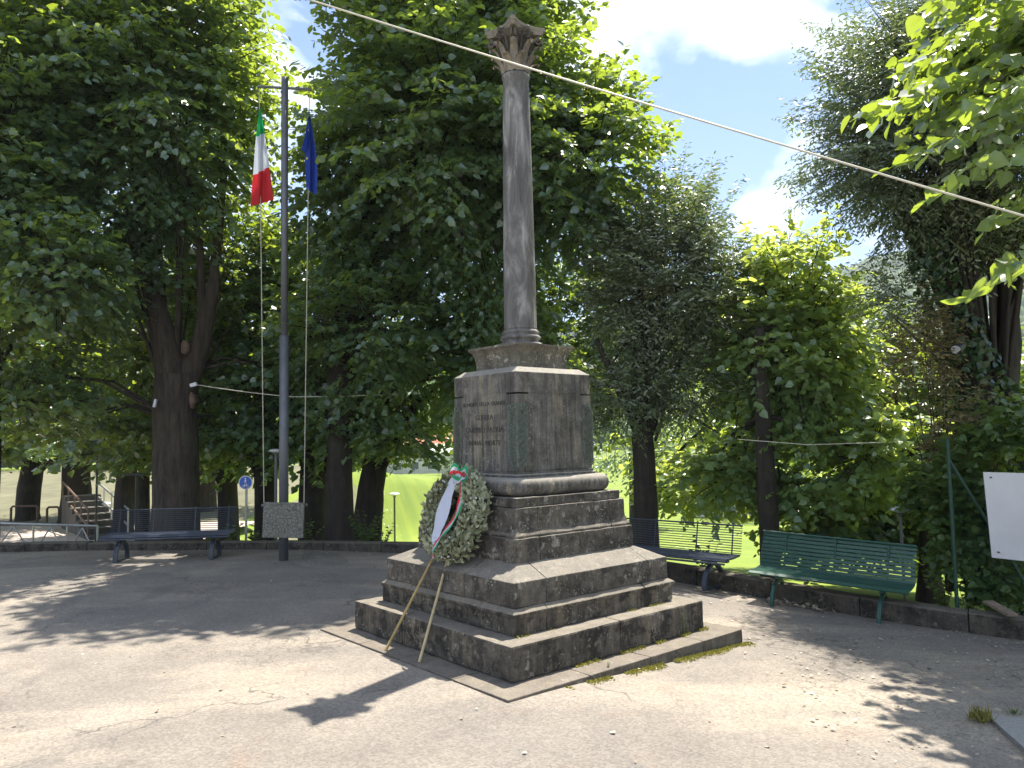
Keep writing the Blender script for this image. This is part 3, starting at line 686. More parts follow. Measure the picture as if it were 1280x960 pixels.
# central linden behind the column
b = B(425, 13.0)
tree('linden_tree', b, 'tall spreading linden rising directly behind the column, straight dark trunk', 'tree',
     [(0, 0, -.2, .34), (0, 0, .25, .25), (0, 0, 1.4, .21), (.02, 0, 3.2, .20), (.15, 0, 4.6, .16)], [[(.1, 0, 3.6, .14), (.9, -.1, 5.5, .11), (1.7, -.2, 7.6, .07)], [(.1, 0, 3.9, .13), (1.6, -.2, 5.4, .09), (3.3, -.6, 6.6, .05)]],
     [E(570, 130, 12.5, 2.7, 2.8, 4.0, 420), E(735, 195, 11.8, 1.35, 1.4, 1.75, 110), E(600, -60, 12.6, 2.2, 2.2, 2.0, 90), E(470, 400, 12.2, 1.5, 1.2, 1.3, 80), E(620, 440, 12.8, 1.7, 1.3, 1.3, 90), E(500, 545, 12.6, .75, .6, .45, 20), E(420, 250, 12.6, .9, 1.2, 1.6, 60), E(400, 420, 13.4, 1.2, .9, 1.3, 60), E(440, 530, 13.3, 1.0, .7, .5, 35)],
     LS, LINDEN, M['linden'], M['bark_d'], 13, bk=LK, nb=1.7)
b = B(458, 14.3)
tree('linden_tree', b, 'linden with a leaning stout trunk just right of the straight dark one', 'tree',
     [(0, 0, -.5, .36), (0, 0, .4, .28), (.08, 0, 1.3, .24), (.3, 0, 2.4, .18), (.6, 0, 4, .12)], [[(.1, 0, 1.4, .13), (.6, -.1, 2.2, .08), (1.0, -.2, 2.9, .05)]],
     [E(520, 470, 14.8, 2.0, 1.4, 1.5, 100), E(700, 420, 14.6, 2.2, 1.4, 2.0, 120)], LS, LINDEN, M['linden_far'], M['bark_d'], 14, bk=LK, nb=1.5)
# park lindens behind, each with its trunk
FK = dict(spread=.6, step=.16, spacing=.5)
def parktree(px, Y, label, r, h, lean=0, seed=0, rx=2.0, n=95, leaf=.14, low=1.1, fork=True, bark='bark_d', mat='linden_far', zt=3.4):
    b = B(px, Y); c = (b[0]+lean, Y+.3, b[2]+zt+low)
    lb = [[(0, 0, 1.5, r*.7), (-.5+lean, 0, 2.6, r*.5), (-1.0+lean, 0, 3.6, r*.3)], [(0, 0, 1.5, r*.7), (.5+lean, .1, 2.5, r*.5), (1.1+lean, .1, 3.6, r*.3)]] if fork else []
    return tree('linden_tree', b, label, 'tree', [(0, 0, -.3, r*1.35), (0, 0, .3, r*1.05), (lean*.15, 0, 1.6, r), (lean*.6, 0, 3.2, r*.7)], lb,
                [(c, (rx, 1.7, zt*.72), int(n*1.5)), ((b[0]+lean, Y, 1.75), (rx*1.0, 1.4, .62), int(n*.9), dict(lo=-1))], leaf, RHOMB if leaf > .15 else LINDEN, M[mat], M[bark], seed, group='park lindens beyond the kerb', bk=FK, tfrac=.3)
parktree(332, 15.2, 'linden trunk seen between the blue round sign and the flagpole', .21, 5, -.1, 21, 2.2, 110, .13)
parktree(389, 14.8, 'stout linden trunk seen just right of the plaque on the flagpole', .24, 5, .3, 22, 2.0, 90, .13)
parktree(286, 17.5, 'dark forked linden just left of the blue round sign', .23, 5, -.2, 23, 2.4, 110, .14)
parktree(180, 17.0, 'slim dark linden close left of the massive scarred trunk', .12, 5, 0, 24, 2.2, 90, .14, fork=False)
parktree(155, 20.0, 'leaning dark linden seen through the left end of the left blue bench', .24, 5, .5, 25, 2.6, 90, .15, fork=False)
parktree(95, 24.0, 'heavy dark forked linden at the foot of the stairs', .42, 5, 0, 26, 3.4, 120, .17)
parktree(36, 25.0, 'dark linden with one limb bending right beyond the terrace', .34, 5, .6, 27, 3.2, 110, .17)
parktree(258, 26.0, 'pale sunlit tree with a light brown trunk seen right of the left bench', .3, 5, .3, 28, 3.0, 90, .17, bark='bark', mat='sunny')
parktree(-60, 21.0, 'linden outside the left edge whose crown hangs over the terrace', .3, 5, .2, 29, 3.0, 90, .15)
# evergreen right of the column
HK = dict(spread=.30, step=.05, spacing=.42, droop=.02, upn=.6)
b = B(807, 11.5)
tree('holm_oak_tree', b, 'rounded grey green holm oak on a straight trunk right of the column', 'tree',
     [(0, 0, -.3, .23), (0, 0, .3, .185), (0, 0, 1.6, .165), (-.05, 0, 2.6, .14), (0, 0, 3.6, .1)], [[(0, 0, 1.9, .08), (.3, -.1, 2.7, .06), (.7, -.2, 3.4, .03)], [(0, 0, 1.9, .08), (-.4, -.1, 2.8, .06), (-.7, -.2, 3.5, .03)]],
     [E(832, 345, 11.5, 1.4, 1.25, 1.65, 560, leaf=.085), E(775, 490, 11.4, .85, .9, .75, 150, leaf=.085), E(860, 480, 11.4, .8, .85, .7, 140, leaf=.085)], .062, OVAL, M['holm'], M['bark_d'], 31, bk=HK, twig=.006)
# bright linden behind the green bench
b = B(958, 10.6)
tree('linden_tree', b, 'young bright green linden with its dark trunk at the left end of the green bench', 'tree',
     [(0, 0, -.3, .2), (0, 0, .3, .14), (0, 0, 1.2, .125), (-.02, 0, 2.4, .1), (0, 0, 3.6, .06)], [],
     [E(988, 425, 11.3, 1.3, 1.2, 1.75, 230), E(1085, 560, 10.6, .75, .8, .75, 70), E(920, 590, 11.4, .85, .8, .55, 75), E(1020, 620, 11.0, 1.0, .7, .40, 60), E(868, 605, 12.6, 1.0, .6, .45, 55)], LS, LINDEN, M['sunny'], M['bark_d'], 32, bk=LK, nb=1.4)
b = B(803, 15.5)
tree('linden_tree', b, 'broad linden standing further back between the holm oak and the young linden', 'tree',
     [(0, 0, -.3, .3), (0, 0, 1.6, .2), (0, 0, 3.2, .15)], [], [E(940, 430, 16, 2.4, 1.6, 2.2, 150), E(860, 560, 15, 1.6, 1.2, .7, 50)], .12, LINDEN, M['sunny'], M['bark_d'], 33, bk=FK, tfrac=.3)
b = B(1155, 11.0)
tree('linden_tree', b, 'shaded linden with a short dark trunk behind the right end of the green bench', 'tree',
     [(0, 0, -.3, .24), (0, 0, .4, .15), (.05, 0, 1.4, .13), (.1, 0, 2.6, .1)], [], [E(1165, 590, 11.6, 1.15, .9, .85, 95), E(1120, 470, 12.6, 1.5, 1.0, 1.2, 90), E(1230, 500, 11.4, 1.2, .9, 1.1, 70), E(1080, 645, 12.0, 1.1, .7, .42, 60), E(1180, 655, 11.8, .9, .7, .5, 50), E(1050, 668, 11.4, 1.15, .6, .28, 80)], LS, LINDEN, M['linden'], M['bark_d'], 34, bk=LK, nb=1.5)
b = B(1152, 16.5)
tree('linden_tree', b, 'sunlit linden further back above the middle of the green bench', 'tree',
     [(0, 0, -.3, .3), (0, 0, 1.6, .2), (0, 0, 3.0, .15)], [], [E(1060, 520, 16.5, 2.2, 1.5, 1.9, 120)], .12, LINDEN, M['sunny'], M['bark_d'], 35, bk=FK, tfrac=.3)
# big right holm oak with ivy
b = (5.75, 9.2, tz(5.75, 9.2)-.1)
tree('holm_oak_tree', b, 'huge dark evergreen oak with an ivy clad forked trunk at the right edge', 'tree',
     [(.15, 0, -.3, .36), (.1, 0, .8, .30), (.0, 0, 2.0, .30), (-.05, 0, 2.6, .28)],
     [[(-.05, 0, 2.4, .24), (-.35, 0, 3.3, .17), (-.6, -.1, 4.3, .12), (-.8, -.1, 5.4, .07)], [(0, 0, 2.4, .2), (.25, .1, 3.4, .16), (.3, .1, 4.6, .1), (.3, .1, 6, .06)]],
     [E(1165, 140, 9.2, 1.62, 1.6, 1.95, 800, leaf=.072), E(1250, 270, 9.2, 1.0, 1.0, .9, 230, leaf=.072), E(1290, 30, 9.0, 1.6, 1.5, 1.6, 260, leaf=.072), E(1130, 370, 9.7, .6, .7, .5, 70, leaf=.072)],
     .058, OVAL, M['holm'], M['bark_d'], 41, bk=HK, twig=.006)
# climbing growth round that trunk and over the fence
def leafcloud(name, label, cat, base, blobs, leaf, tpl, mat, seed, stems=True, group=None, sp=None):
    t = empty(name, base, 0, label, cat, group); f = Foliage(seed); k = MB(); rg = random.Random(seed)
    for c, r, n in blobs:
        f.ell(np.array(c)-np.array(base), r, n, leaf, **(sp or dict(spread=.22, step=.07, spacing=.5, lo=-.6, droop=.05)))
        if stems:
            for q in range(4): k.tube([(rg.uniform(-.05, .05), rg.uniform(-.05, .05), 0), Vector(c)-Vector(base)+Vector((rg.uniform(-.5, .5)*r[0], rg.uniform(-.5, .5)*r[1], rg.uniform(-.3, .5)*r[2]))], [.012, .004], 4)
    if stems: k.build('stem', M['bark_d'], t)
    f.make(t, tpl, mat, 'foliage', seed); NLEAF[0] += sum(len(p) for p in f.P); return t
rgi = np.random.default_rng(5); P_ = []; A_ = []; N_ = []
for q in range(2600):
    t = rgi.random(); a = rgi.uniform(math.pi*.85, math.pi*2.1)
    cx_ = np.interp(t, [0, .45, .62, .8, 1], [.1, -.02, -.33, -.6, -.8]); z = np.interp(t, [0, .45, .62, .8, 1], [.3, 2.4, 3.3, 4.3, 5.2]); r = np.interp(t, [0, .45, .62, 1], [.36, .33, .26, .16])
    nn = np.array([math.cos(a), math.sin(a), .25]); P_.append([cx_+nn[0]*r*rgi.uniform(1, 1.35), nn[1]*r*rgi.uniform(1, 1.35), z]); N_.append(nn+rgi.normal(size=3)*.35); A_.append(np.array([0, 0, -1])+rgi.normal(size=3)*.6)
iv = leaf_mesh('ivy_plant', np.array(P_), np.array(A_), np.array(N_), rgi.uniform(.05, .085, 2600), LINDEN, M['ivy'], None, None, 5)
iv.location = b; tag(iv, 'dark green ivy wrapped round the trunk of the right hand evergreen oak', 'ivy')
# brownish creeper hanging left of the trunk
leafcloud('creeper_plant', 'brownish half dry creeper hanging above the green fence post', 'creeper', tuple(at(1190, 740, 8.2)),
          [(tuple(at(1150, 450, 8.9)), (.42, .4, .75), 180), (tuple(at(1195, 540, 8.4)), (.35, .35, .5), 120), (tuple(at(1175, 410, 9.0)), (.35, .3, .4), 30)], .062, OVAL, M['dry'], 51)
leafcloud('climbing_shrub', 'leafy green shrub growing through the fence beside the white panel', 'shrub', tuple(at(1215, 750, 8.0)),
          [(tuple(at(1210, 650, 8.1)), (.36, .3, .8), 260), (tuple(at(1180, 620, 8.9)), (.5, .35, .55), 170), (tuple(at(1262, 545, 7.9)), (.5, .3, .28), 130), (tuple(at(1270, 730, 7.9)), (.45, .25, .3), 110)], .075, LINDEN, M['shrub'], 52)
# near linden whose boughs hang in from the top right
b = (6.3, 5.6, zg(6.3))
bo = []
for px, py, Y, px2, py2, Y2 in ((1085, 112, 4.9, 1360, 60, 5.6), (1150, 172, 4.7, 1400, 90, 5.3), (1135, 60, 5.2, 1400, -20, 5.8), (1190, 205, 4.6, 1400, 150, 5.2), (1200, 15, 4.7, 1420, -60, 5.3), (1150, 15, 5.6, 1380, -80, 6.0), (1245, 95, 4.3, 1450, 40, 5.0), (1262, 330, 3.6, 1420, 265, 4.2), (1255, 260, 5.0, 1420, 180, 5.4), (1225, 120, 5.6, 1420, 110, 6.0), (1180, -25, 4.3, 1400, -120, 5)):
    bo.append((tuple(at(px2, py2, Y2)), tuple(at(px, py-25, Y))))
tree('linden_tree', b, 'near linden reaching big backlit leaves in from the upper right corner', 'tree',
     [(0, 0, -.1, .3), (0, 0, .6, .24), (0, 0, 2.4, .2), (-.1, 0, 3.6, .16), (-.2, 0, 5, .1)], [],
     [((5.3, 6.5, 5.3), (1.4, 1.4, 1.0), 130), ((6.3, 5.3, 6.0), (2.0, 2.0, 1.6), 170), ((5.0, 5.6, 5.1), (1.1, 1.2, .7), 80), ((4.5, 6.75, 4.95), (1.0, 1.1, .45), 60)], .105, LINDEN, M['linden'], M['bark'], 61, bk=dict(spread=.42, step=.09, spacing=.42), boughs=bo)
print('leaves', NLEAF[0])
# ------------------------------------------------------------------ benches
def tube_bench(name, label, L, legsp, loc, rz, group=None):
    t = empty(name, loc, rz, label, 'bench', group); H = .355
    k = MB(); n = 12                      # back made of thin rods, local +y is behind
    for i in range(n): k.tube([(-L/2, .20+.006*i, H+.035+i*.0285), (L/2, .20+.006*i, H+.035+i*.0285)], .0055 if i < n-1 else .011, 6)
    k.build('backrest', M['bluepaint'], t)
    for x in (-L/2+.12, -L/6, L/6, L/2-.12): k = MB(); k.box((x, .242, H+.19), (.007, .004, .19), Matrix.Rotation(-.2, 3, 'X')); k.build('backrest_upright', M['bluepaint'], t)
    k = MB()
    for i in range(15):
        y = .17-.028*i; z = H+.018-.012*math.sin(i/14*math.pi)-(0 if i < 12 else (i-11)**2*.0055)
        k.tube([(-L/2, y, z), (L/2, y, z)], .0115 if i < 13 else .013, 6)
    k.build('seat', M['bluepaint'], t)
    k = MB(); k.box((0, -.03, H-.025), (L/2-.05, .035, .018)); k.build('seat_rail', M['bluepaint'], t, bevel=.004)
    for s in (-1, 1):
        k = MB(); pts_ = [(s*legsp/2, -.0+.225*math.cos(a), .012+.27*math.sin(a)) for a in [math.pi*q/16 for q in range(17)]]
        rg = []
        for q, p in enumerate(pts_):
            a = math.pi*q/16; d = Vector((0, math.cos(a)*.8, math.sin(a))).normalized(); p = Vector(p)
            rg.append([p+Vector((-.028, 0, 0))-d*.016, p+Vector((.028, 0, 0))-d*.016, p+Vector((.028, 0, 0))+d*.016, p+Vector((-.028, 0, 0))+d*.016])
        k.rings(rg); k.box((s*legsp/2, 0, .012), (.02, .225, .008)); k.box((s*legsp/2, -.02, .31), (.022, .13, .022)); k.build('leg', M['bluepaint'], t, bevel=.003)
    return t
b1 = gp(145, 703); b2 = gp(264, 699)
dv_ = (b2-b1); ang = math.atan2(dv_.y, dv_.x); c_ = (b1+b2)/2+Vector((0, .15, 0)); c_ -= Vector((dv_.x, dv_.y, 0)).normalized()*-.0
tube_bench('park_bench', 'dark blue tubular metal bench in the shade in front of the massive linden trunk', 1.80, dv_.length, (c_.x, c_.y, zg(c_.x)), ang, 'blue tubular benches')
f1 = gp(882, 741); dr = Vector((.745, -.667, 0)); bk_ = Vector((.667, .745, 0))
cc = f1-dr*.62+bk_*.20
tube_bench('park_bench', 'dark blue tubular metal bench partly hidden behind the right side of the memorial steps', 1.75, 1.24, (cc.x, cc.y, zg(cc.x)), math.atan2(dr.y, dr.x), 'blue tubular benches')
p = at(530, 690, 14.6)
tube_bench('park_bench', 'distant metal bench on the lawn edge seen just left of the wreath', 1.6, 1.1, (p.x+.62, 14.6, tz(p.x, 14.6)), R(-38), 'blue tubular benches')
# green bench
def green_bench(loc, rz, L, legsp):
    t = empty('park_bench', loc, rz, 'green slatted bench with arched legs by the kerb on the right', 'bench'); H = .325
    for i in range(9):
        k = MB(); a = .16+.018*i
        y = .185+.010*i+.0009*i*i; z = H+.035+i*.0395
        k.box((0, y, z), (L/2, .0075, .0175), Matrix.Rotation(-a, 3, 'X')); k.build('backrest_slat', M['greenpaint'], t, bevel=.004)
    for i in range(7):
        k = MB(); y = .145-.058*i; z = H+.016-.010*math.sin(i/6*math.pi)-(.012 if i == 6 else 0); k.box((0, y, z), (L/2, .024, .008), Matrix.Rotation(.0 if i < 6 else .45, 3, 'X')); k.build('seat_slat', M['greenpaint'], t, bevel=.004)
    k = MB(); k.tube([(-L/2, .30, H+.388), (L/2, .30, H+.388)], .012, 8); k.build('top_rail', M['greenpaint'], t)
    for x in (-legsp/2, 0, legsp/2):
        k = MB(); k.tube([(x, -.2, H-.004), (x, .12, H-.006), (x, .20, H+.03), (x, .235, H+.2), (x, .305, H+.378)], .010, 6); k.build('slat_bracket', M['greenleg'], t)
    for s in (-1, 1):
        k = MB(); x = s*legsp/2; rg = []
        for q in range(19):
            a = math.pi*q/18; d = Vector((0, math.cos(a), math.sin(a))); p = Vector((x, -.01, -.0))+Vector((0, .235*math.cos(a), .24*math.sin(a)))
            rg.append([p+Vector((-.020, 0, 0))-d*.017, p+Vector((.020, 0, 0))-d*.017, p+Vector((.020, 0, 0))+d*.017, p+Vector((-.020, 0, 0))+d*.017])
        k.rings(rg); k.box((x, -.01, .285), (.03, .05, .032)); k.build('leg', M['greenleg'], t, bevel=.006)
    return t
g1 = gp(965, 757); g2 = gp(1099, 778); gd = g2-g1; gdir = Vector((gd.x, gd.y, 0)).normalized(); gb = Vector((-gdir.y, gdir.x, 0))
gc = (g1+g2)/2+gb*.225
print('green bench', g1, g2, gd.length)
gbn = green_bench((gc.x, gc.y, zg(gc.x)), math.atan2(gdir.y, gdir.x), gd.length*1.5, gd.length)
gbn.rotation_euler[1] = math.atan2(zg(g1.x)-zg(g2.x), gd.length)
# ------------------------------------------------------------------ flagpole, plaque, flags
PY = 11.05; pb = gp(354.5, 701); PX, PY = pb.x, pb.y
fp = empty('flagpole', (PX, PY, zg(PX)), 0, 'dark grey metal flagpole with crossbars and halyards left of the memorial', 'flagpole')
zt_ = at(356, 97, PY).z; o0 = Vector((PX, PY, zg(PX)))
k = MB(); k.tube([(0, 0, -.1), (0, 0, 3.2)], .066, 16); k.tube([(0, 0, 3.19), (.0, 0, zt_-o0.z)], .050, 16); k.build('pole', M['greypole'], fp, smooth=True)
k = MB(); a = at(323, 108, PY)-o0; bb = at(389, 112, PY)-o0; k.tube([a, bb], .021, 8); k.build('top_crossbar', M['greypole'], fp)
k = MB(); a = at(327, 632, PY-.08)-o0; bb = at(384, 631, PY-.08)-o0; k.tube([a, bb], .022, 8); k.build('lower_crossbar', M['greypole'], fp)
k = MB(); cpl = at(354.5, 650, PY-.13)-o0; k.box(cpl, (.285, .022, .245), Matrix.Rotation(R(2), 3, 'Y')); k.build('plaque', M['plaque'], fp, bevel=.006)
for a, bb in ((at(324, 110, PY), at(330, 630, PY-.08)), (at(387, 112, PY), at(380, 630, PY-.08))):
    k = MB(); mid = a.lerp(bb, .5); k.tube([a-o0, mid-o0, bb-o0], .0065, 5); k.build('halyard', M['rope'], fp)
def flag(name, label, left, right, bounds, mats, Y, fold, stars=()):
    """left/right = [(px,py)] outline rails sampled to rows, folded in depth"""
    nr, nc = 60, 26; L_ = np.array(left, float); R_ = np.array(right, float); vs_ = []; fs = []; mi = []; o = at(left[0][0], left[0][1], Y)
    for i in range(nr):
        t = i/(nr-1)
        l = [np.interp(t, np.linspace(0, 1, len(L_)), L_[:, q]) for q in (0, 1)]; r = [np.interp(t, np.linspace(0, 1, len(R_)), R_[:, q]) for q in (0, 1)]
        for j in range(nc):
            s = j/(nc-1); x = l[0]*(1-s)+r[0]*s; y = l[1]*(1-s)+r[1]*s
            d = fold*min(1, t*1.6+.15)*(math.sin(s*9.5+t*2.2)+.4*math.sin(s*17+t*5))
            vs_.append(at(x, y, Y+d)-o)
    for i in range(nr-1):
        for j in range(nc-1):
            fs.append((i*nc+j, i*nc+j+1, (i+1)*nc+j+1, (i+1)*nc+j)); t = (i+.5)/(nr-1); s = (j+.5)/(nc-1); m_ = 0
            for q, (ta, tb) in enumerate(bounds):
                if t > ta*(1-s)+tb*s: m_ = q+1
            mi.append(m_)
    k = MB(); k.v = vs_; k.f = fs; k.m = mi; fo = k.build(name, mats, None, smooth=True); fo.location = o; tag(fo, label, 'flag')
    for px, py, sz in stars:
        k = MB(); pts_ = []
        for q in range(10):
            a = math.pi/2+q*math.pi/5; rr_ = sz if q % 2 == 0 else sz*.42; pts_.append(at(px+rr_*math.cos(a)*.75, py-rr_*math.sin(a), Y-fold*1.7)-o)
        k.add([at(px, py, Y-fold*1.7-.004)-o]+pts_, [(0, 1+q, 1+(q+1) % 10) for q in range(10)]); k.build('star', M['fyellow'], fo)
    return fo
flag('national_flag', 'green white and red tricolour flag hanging limp on the left halyard', [(324, 136), (320, 170), (316.5, 215), (313, 258)], [(326, 136), (331, 168), (337, 210), (342, 250)],
     [(.335, .325), (.70, .655)], [M['fgreen'], M['fwhite'], M['fred']], PY-.02, .028)
flag('european_flag', 'deep blue flag with yellow stars hanging limp on the right halyard', [(386, 140), (381, 170), (381, 200), (383, 236)], [(387, 140), (392, 170), (397, 205), (396, 244)],
     [], [M['fblue']], PY-.02, .03, [(383.5, 198, 2.6), (385.5, 163, 1.1)])
k = MB(); o_ = at(384, 160, PY); k.add([at(384, 160, PY-.03)-o_, at(376.5, 187, PY-.08)-o_, at(381, 190, PY-.05)-o_, at(384, 178, PY-.10)-o_], [(0, 1, 2, 3)])
fk = k.build('folded_flap', M['fblue'], bpy.data.objects['european_flag']); fk.location = o_-bpy.data.objects['european_flag'].location
# ------------------------------------------------------------------ wreath
# plane leaning on the left-hand face of the steps
wr = empty('laurel_wreath', mw(-.86, .0, .7), 0, 'laurel wreath with white and tricolour ribbons on two canes leaning on the memorial steps', 'wreath')
wo_ = Vector(wr.location)
def ray_plane(px, py, P0, n):
    d = Vector(fw+rt*(px-640)/F-up*(py-480)/F); o = Vector((0, 0, CAMZ)); t = (P0-o).dot(n)/d.dot(n); return o+d*t
nface = Vector((-cR, -sR, 0)); nw = (nface*math.cos(R(15))+Vector((0, 0, math.sin(R(15))))).normalized()
P0 = mw(-.765, 0, .95)
wc = ray_plane(570, 643, P0, nw)
wu = Vector((0, 0, 1)); wu = (wu-nw*wu.dot(nw)).normalized(); wr_ = wu.cross(nw).normalized()
if wr_.x < 0: wr_ = -wr_
RW, RT = .280, .098
print('wreath centre', wc, ml(wc))
rgw = np.random.default_rng(9); P_ = []; A_ = []; N_ = []; S_ = []
for q in range(3400):
    a = rgw.uniform(0, 2*math.pi); ph = rgw.uniform(-.15*math.pi, 1.15*math.pi); rad = np.array(wr_)*math.cos(a)+np.array(wu)*math.sin(a); tg = -np.array(wr_)*math.sin(a)+np.array(wu)*math.cos(a)
    nn = rad*math.cos(ph)+np.array(nw)*math.sin(ph); rr_ = RT*rgw.uniform(.7, 1.05)
    P_.append(np.array(wc)+rad*(RW*(1.0+.02*math.sin(5*a)))+nn*rr_); dirn = -1 if math.cos(a) < 0 else 1
    ax = tg*dirn*1.0+nn*.5+rgw.normal(size=3)*.8; A_.append(ax); N_.append(nn+rgw.normal(size=3)*.45); S_.append(rgw.uniform(.036, .060))
LAUR = (np.array([(0, 0, 0), (-.29, .3, .08), (-.25, .7, .05), (0, 1, -.05), (.25, .7, .05), (.29, .3, .08)]), OVAL[1])
leaf_mesh('laurel_leaves', np.array(P_)-np.array(wo_), np.array(A_), np.array(N_), np.array(S_), LAUR, M['laurel'], wr, None, 3)
k = MB(); ring = [wc-wo_+wr_*RW*math.cos(2*math.pi*q/40)+wu*RW*math.sin(2*math.pi*q/40) for q in range(41)]; k.tube(ring, RT*.72, 8, caps=False); k.build('straw_ring', M['core'], wr, smooth=True)
for (px, py), (qx, qy), mt_, of in (((482, 813), (596, 588), 'cane', -.01), ((524, 828), (588, 598), 'cane2', -.06)):
    foot = gp(px, py); foot.z = .0; 
    d = Vector(fw+rt*(px-640)/F-up*(py-480)/F); foot = Vector((0, 0, CAMZ))+d*((0-CAMZ)/d.z)
    top = ray_plane(qx, qy, P0-nw*(.09), nw)
    # pass in front of the ring's lower half
    if mt_ == 'cane': mid = ray_plane(543, 694, wc-wo_*0+nw*-.03-wu*0, nw)
    else: mid = ray_plane(560, 697, wc+nw*-.05, nw)
    k = MB(); k.tube([foot-wo_, mid-wo_, top-wo_], [.0115, .0105, .009], 8); k.build('cane_leg', M[mt_], wr)
def ribbon(name, pts_, wds, mats, off=.11):
    k = MB(); ps = [ray_plane(x, y, wc+nw*(off+o_), nw)-wo_ for x, y, o_ in pts_]
    # smooth resample
    q = []; ww = []
    for i in range(len(ps)-1):
        for s in range(6):
            t = s/6; q.append(ps[i].lerp(ps[i+1], t)); ww.append(wds[i]*(1-t)+wds[i+1]*t)
    q.append(ps[-1]); ww.append(wds[-1])
    for _ in range(3): q = [q[0]]+[(q[i-1]+q[i]*2+q[i+1])/4 for i in range(1, len(q)-1)]+[q[-1]]
    m_ = len(mats)
    for j in range(m_):
        vs_ = []
        for i, p in enumerate(q):
            tgt = (q[min(i+1, len(q)-1)]-q[max(i-1, 0)]).normalized(); sd = tgt.cross(nw).normalized()
            for e in (j/m_-.5, (j+1)/m_-.5): vs_.append(p+sd*ww[i]*e+nw*.006*math.sin(i*.7+e*3))
        k.add(vs_, [(2*i, 2*i+1, 2*i+3, 2*i+2) for i in range(len(q)-1)], j)
    k.build(name, mats, wr, smooth=True)
ribbon('white_ribbon', [(567, 600, .01), (558, 625, .0), (549, 655, .0), (544, 672, 0), (540, 688, .01)], [.08, .155, .155, .08, .02], [M['ribbon']])
ribbon('tricolour_ribbon', [(578, 598, .02), (577, 620, .0), (572, 642, -.02), (560, 660, .0), (548, 674, .01), (540, 690, .02), (541, 698, .02)], [.05, .07, .055, .04, .035, .03, .02], [M['rgreen'], M['fwhite'], M['rred']])
trc = [M['rgreen'], M['fwhite'], M['rred'], M['fwhite'], M['rgreen']]
ribbon('bow', [(562, 590, .02), (568, 584, .06), (574, 592, .03), (580, 587, .07), (584, 594, .03)], [.05, .085, .03, .08, .04], trc[:3])
ribbon('bow', [(567, 602, .02), (571, 592, .07), (580, 600, .04), (583, 590, .02)], [.05, .07, .05, .04], trc[2:])
ribbon('bow', [(565, 596, .05), (572, 602, .08), (579, 596, .05)], [.05, .045, .05], [M['rgreen'], M['fwhite']])
# silvery berries
k = MB(); rg = random.Random(4)
for q in range(34):
    a = rg.uniform(0, 6.28); ph = rg.uniform(.3, 2.6); rad = wr_*math.cos(a)+wu*math.sin(a); p = wc-wo_+rad*RW+(rad*math.cos(ph)+nw*math.sin(ph))*(RT*1.12)
    k = MB(); k.lathe([(.001, -.008), (.008, -.004), (.008, .004), (.001, .008)], p, 6); k.build('silver_berry', M['lampwhite'], wr, smooth=True)
# ------------------------------------------------------------------ cables
def cable(name, label, pts_, r, sag=0, mat='cable', clips=0):
    k = MB(); out = []
    for a, bb in zip(pts_, pts_[1:]):
        for q in range(16):
            t = q/16; out.append(a.lerp(bb, t)-Vector((0, 0, sag*4*t*(1-t))))
    out.append(pts_[-1]); o = Vector(out[0]); k.tube([p-o for p in out], r, 6)
    ob = k.build(name, M[mat], None, smooth=True); ob.location = o; tag(ob, label, 'cable'); return ob
A1 = at(388, 0, 4.3); A2 = at(1280, 270, 3.3); dd = A2-A1
cable('overhead_cable', 'thick pale cable slanting across the sky in front of the column top', [A1-dd*.9, A1, A2, A2+dd*.55], .0050, .012)
cable('light_string', 'thin pale cable sagging from the massive linden past the flagpole', [at(246, 481, 12.75), at(365, 496, 12.3), at(500, 492, 12.4)], .007, .015)
cable('light_string', 'short thin cable running from the memorial cap to the holm oak trunk', [at(728, 477, 11.6), at(795, 468, 11.3)], .007, .02)
cable('light_string', 'thin pale cable stretched among the leaves above the green bench', [at(922, 549, 10.2), at(1010, 556, 9.9), at(1105, 553, 9.6)], .0055, .0)
# spot lamp on linden trunk, flood lamp on oak, bracket cluster
def box_lamp(name, label, p, h, rot, mat):
    t = empty(name, p, 0, label, 'lamp'); k = MB(); k.box((0, 0, 0), h, rot); k.build('housing', M[mat], t, bevel=.008); k = MB(); k.tube([(0, .02, 0), (.05, .25, .05)], .008, 6); k.build('bracket', M['darkmetal'], t); return t
box_lamp('spot_lamp', 'small pale box lamp on the right side of the massive linden trunk', at(242, 481, 12.78), (.055, .03, .03), Matrix.Rotation(R(-15), 3, 'Y'), 'lampwhite')
box_lamp('spot_lamp', 'slim white lamp with looped wires on the left side of the massive linden trunk', at(194, 504, 12.85), (.02, .03, .07), Matrix.Rotation(R(12), 3, 'Y'), 'lampwhite')
t = empty('flood_lamp', at(1195, 437, 8.7), 0, 'round floodlight with a pale face high on the ivy clad oak trunk', 'lamp')
k = MB(); k.tube([(0, 0, 0), (.10, .06, .05)], [.06, .05], 14); o = k.build('housing', M['darkmetal'], t, smooth=False)
k = MB(); k.tube([(-.004, -.003, -.003), (0.0, 0, .0)], [.052, .052], 14); k.build('lens', M['lampwhite'], t)
